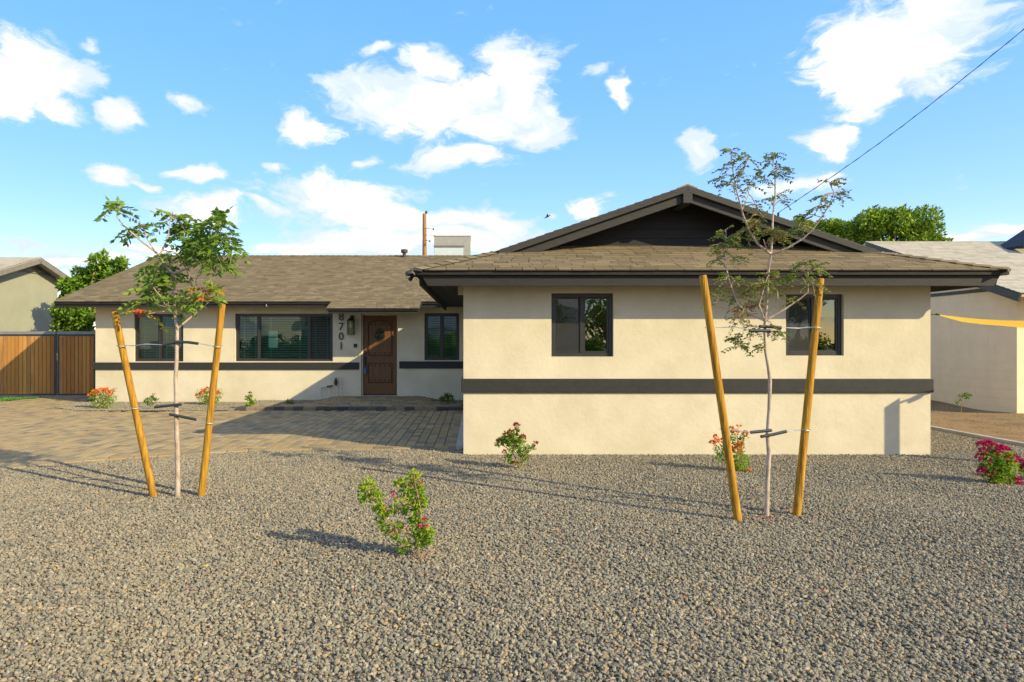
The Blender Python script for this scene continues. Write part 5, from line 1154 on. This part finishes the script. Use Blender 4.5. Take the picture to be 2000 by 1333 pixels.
b = MB(); b.tube([Vector((6.435, 10.3, Z_at(611, 10.3))), at(1833, 615, 10.75)], .008, 5); b.tube([at(1829, 614.3, 10.7), at(1834, 615.2, 10.76)], .016, 6); b.build("rope", CABLE, t)
# the post whose shadow falls on the wing wall; it stands just outside the frame
tt = 2.35; ps = Vector((5.885, WY, .76)) - SUN_DIR / SUN_DIR.y * 0 ; k = tt
pX, pY, pZ = 5.885 + .74 * k, WY - .50 * k, .765 + .46 * k
t = thing("sail_post", "thick square post by the wing that casts its shadow on the wall", "post", (pX, pY, 0))
b = MB(); w_ = .045; b.hexa([(pX - w_, pY - w_, -.1), (pX + w_, pY - w_, -.1), (pX + w_, pY + w_, -.1), (pX - w_, pY + w_, -.1)], [(pX - w_, pY - w_, pZ - .06), (pX + w_, pY - w_, pZ), (pX + w_, pY + w_, pZ), (pX - w_, pY + w_, pZ - .06)]); b.build("post", NTRIM, t)
b = MB(); b.tube([(pX + w_, pY, pZ - .05), (pX + .9, pY + .1, pZ + .20)], .014, 6); b.tube([(pX + .25, pY, pZ - .0), (pX + .36, pY + .03, pZ + .04)], .035, 6); b.build("turnbuckle_rope", CABLE, t)

# ------------------------------------------------------------------ across the street (mirrored in the window panes)
def hedge_row():
    for (X0, lab) in ((20, "tall hedge across the street mirrored in the second wing window"), (-15.5, "clipped hedge across the street mirrored in the left windows"), (-6, "shaggy hedge across the street mirrored in the wide window"), (4.5, "low hedge across the street mirrored in the wing window")):
        q = thing("hedge", lab, "hedge", (X0, -19.5, 0))
        crown("leaves", [(X0 + random.uniform(-3.6, 3.6), -19.5 + random.uniform(-.4, .4), random.uniform(.5, 1.5), .75) for _ in range(26)], 5200, .24, FICUS, q)
        b = MB(); [b.tube([(X0 + k, -19.5, -.1), (X0 + k, -19.5, 1.2)], .05, 6) for k in (-3, -1, 1, 3)]; b.build("trunk", TWIG, q)
hedge_row()
t = thing("street_house", "pale gabled house across the street mirrored in the panes", "house", (-4, -30, 0))
b = MB(); b.box(-16, 8, -36, -28, -.1, 2.7); b.prism([(-9, -27.9, 2.7), (3, -27.9, 2.7), (-3, -27.9, 4.9)], (0, -6, 0)); b.build("wall", PALEW, t)
b = MB(); b.prism([(-9.6, -27.3, 2.62), (-3, -27.3, 5.05), (-3, -27.3, 5.2), (-9.8, -27.3, 2.72)], (0, -8, 0)); b.prism([(3.6, -27.3, 2.62), (-3, -27.3, 5.05), (-3, -27.3, 5.2), (3.8, -27.3, 2.72)][::-1], (0, -8, 0)); b.prism([(-17, -27.6, 2.6), (9, -27.6, 2.6), (9, -32, 4.2), (-17, -32, 4.2)], (0, 0, .1)); b.build("roof", SHGREY, t)
b = MB(); b.box(-6, -1, -27.99, -27.95, 0, 2.2); b.build("garage_door", NTRIM, t)
for (X, Y, h, lab) in ((9.5, -24, 5.5, "broad dark tree across the street mirrored in the wing window"), (-12, -22, 6, "dark rounded tree across the street mirrored in the entry windows"), (19, -23, 6.5, "wide shade tree behind the tall hedge across the street"), (2.8, -21, 4.2, "low bushy tree across the street mirrored beside the pale gable")):
    q = thing("street_tree", lab, "tree", (X, Y, 0))
    crown("crown", [(X + random.uniform(-1.3, 1.3), Y + random.uniform(-1, 1), h * .62 + random.uniform(-1, 1), h * .24) for _ in range(7)], 2500, .3, FICUS, q)
    b = MB(); b.tube([(X, Y, -.1), (X, Y, h * .6)], [.2, .1], 8); b.build("trunk", TWIG, q)
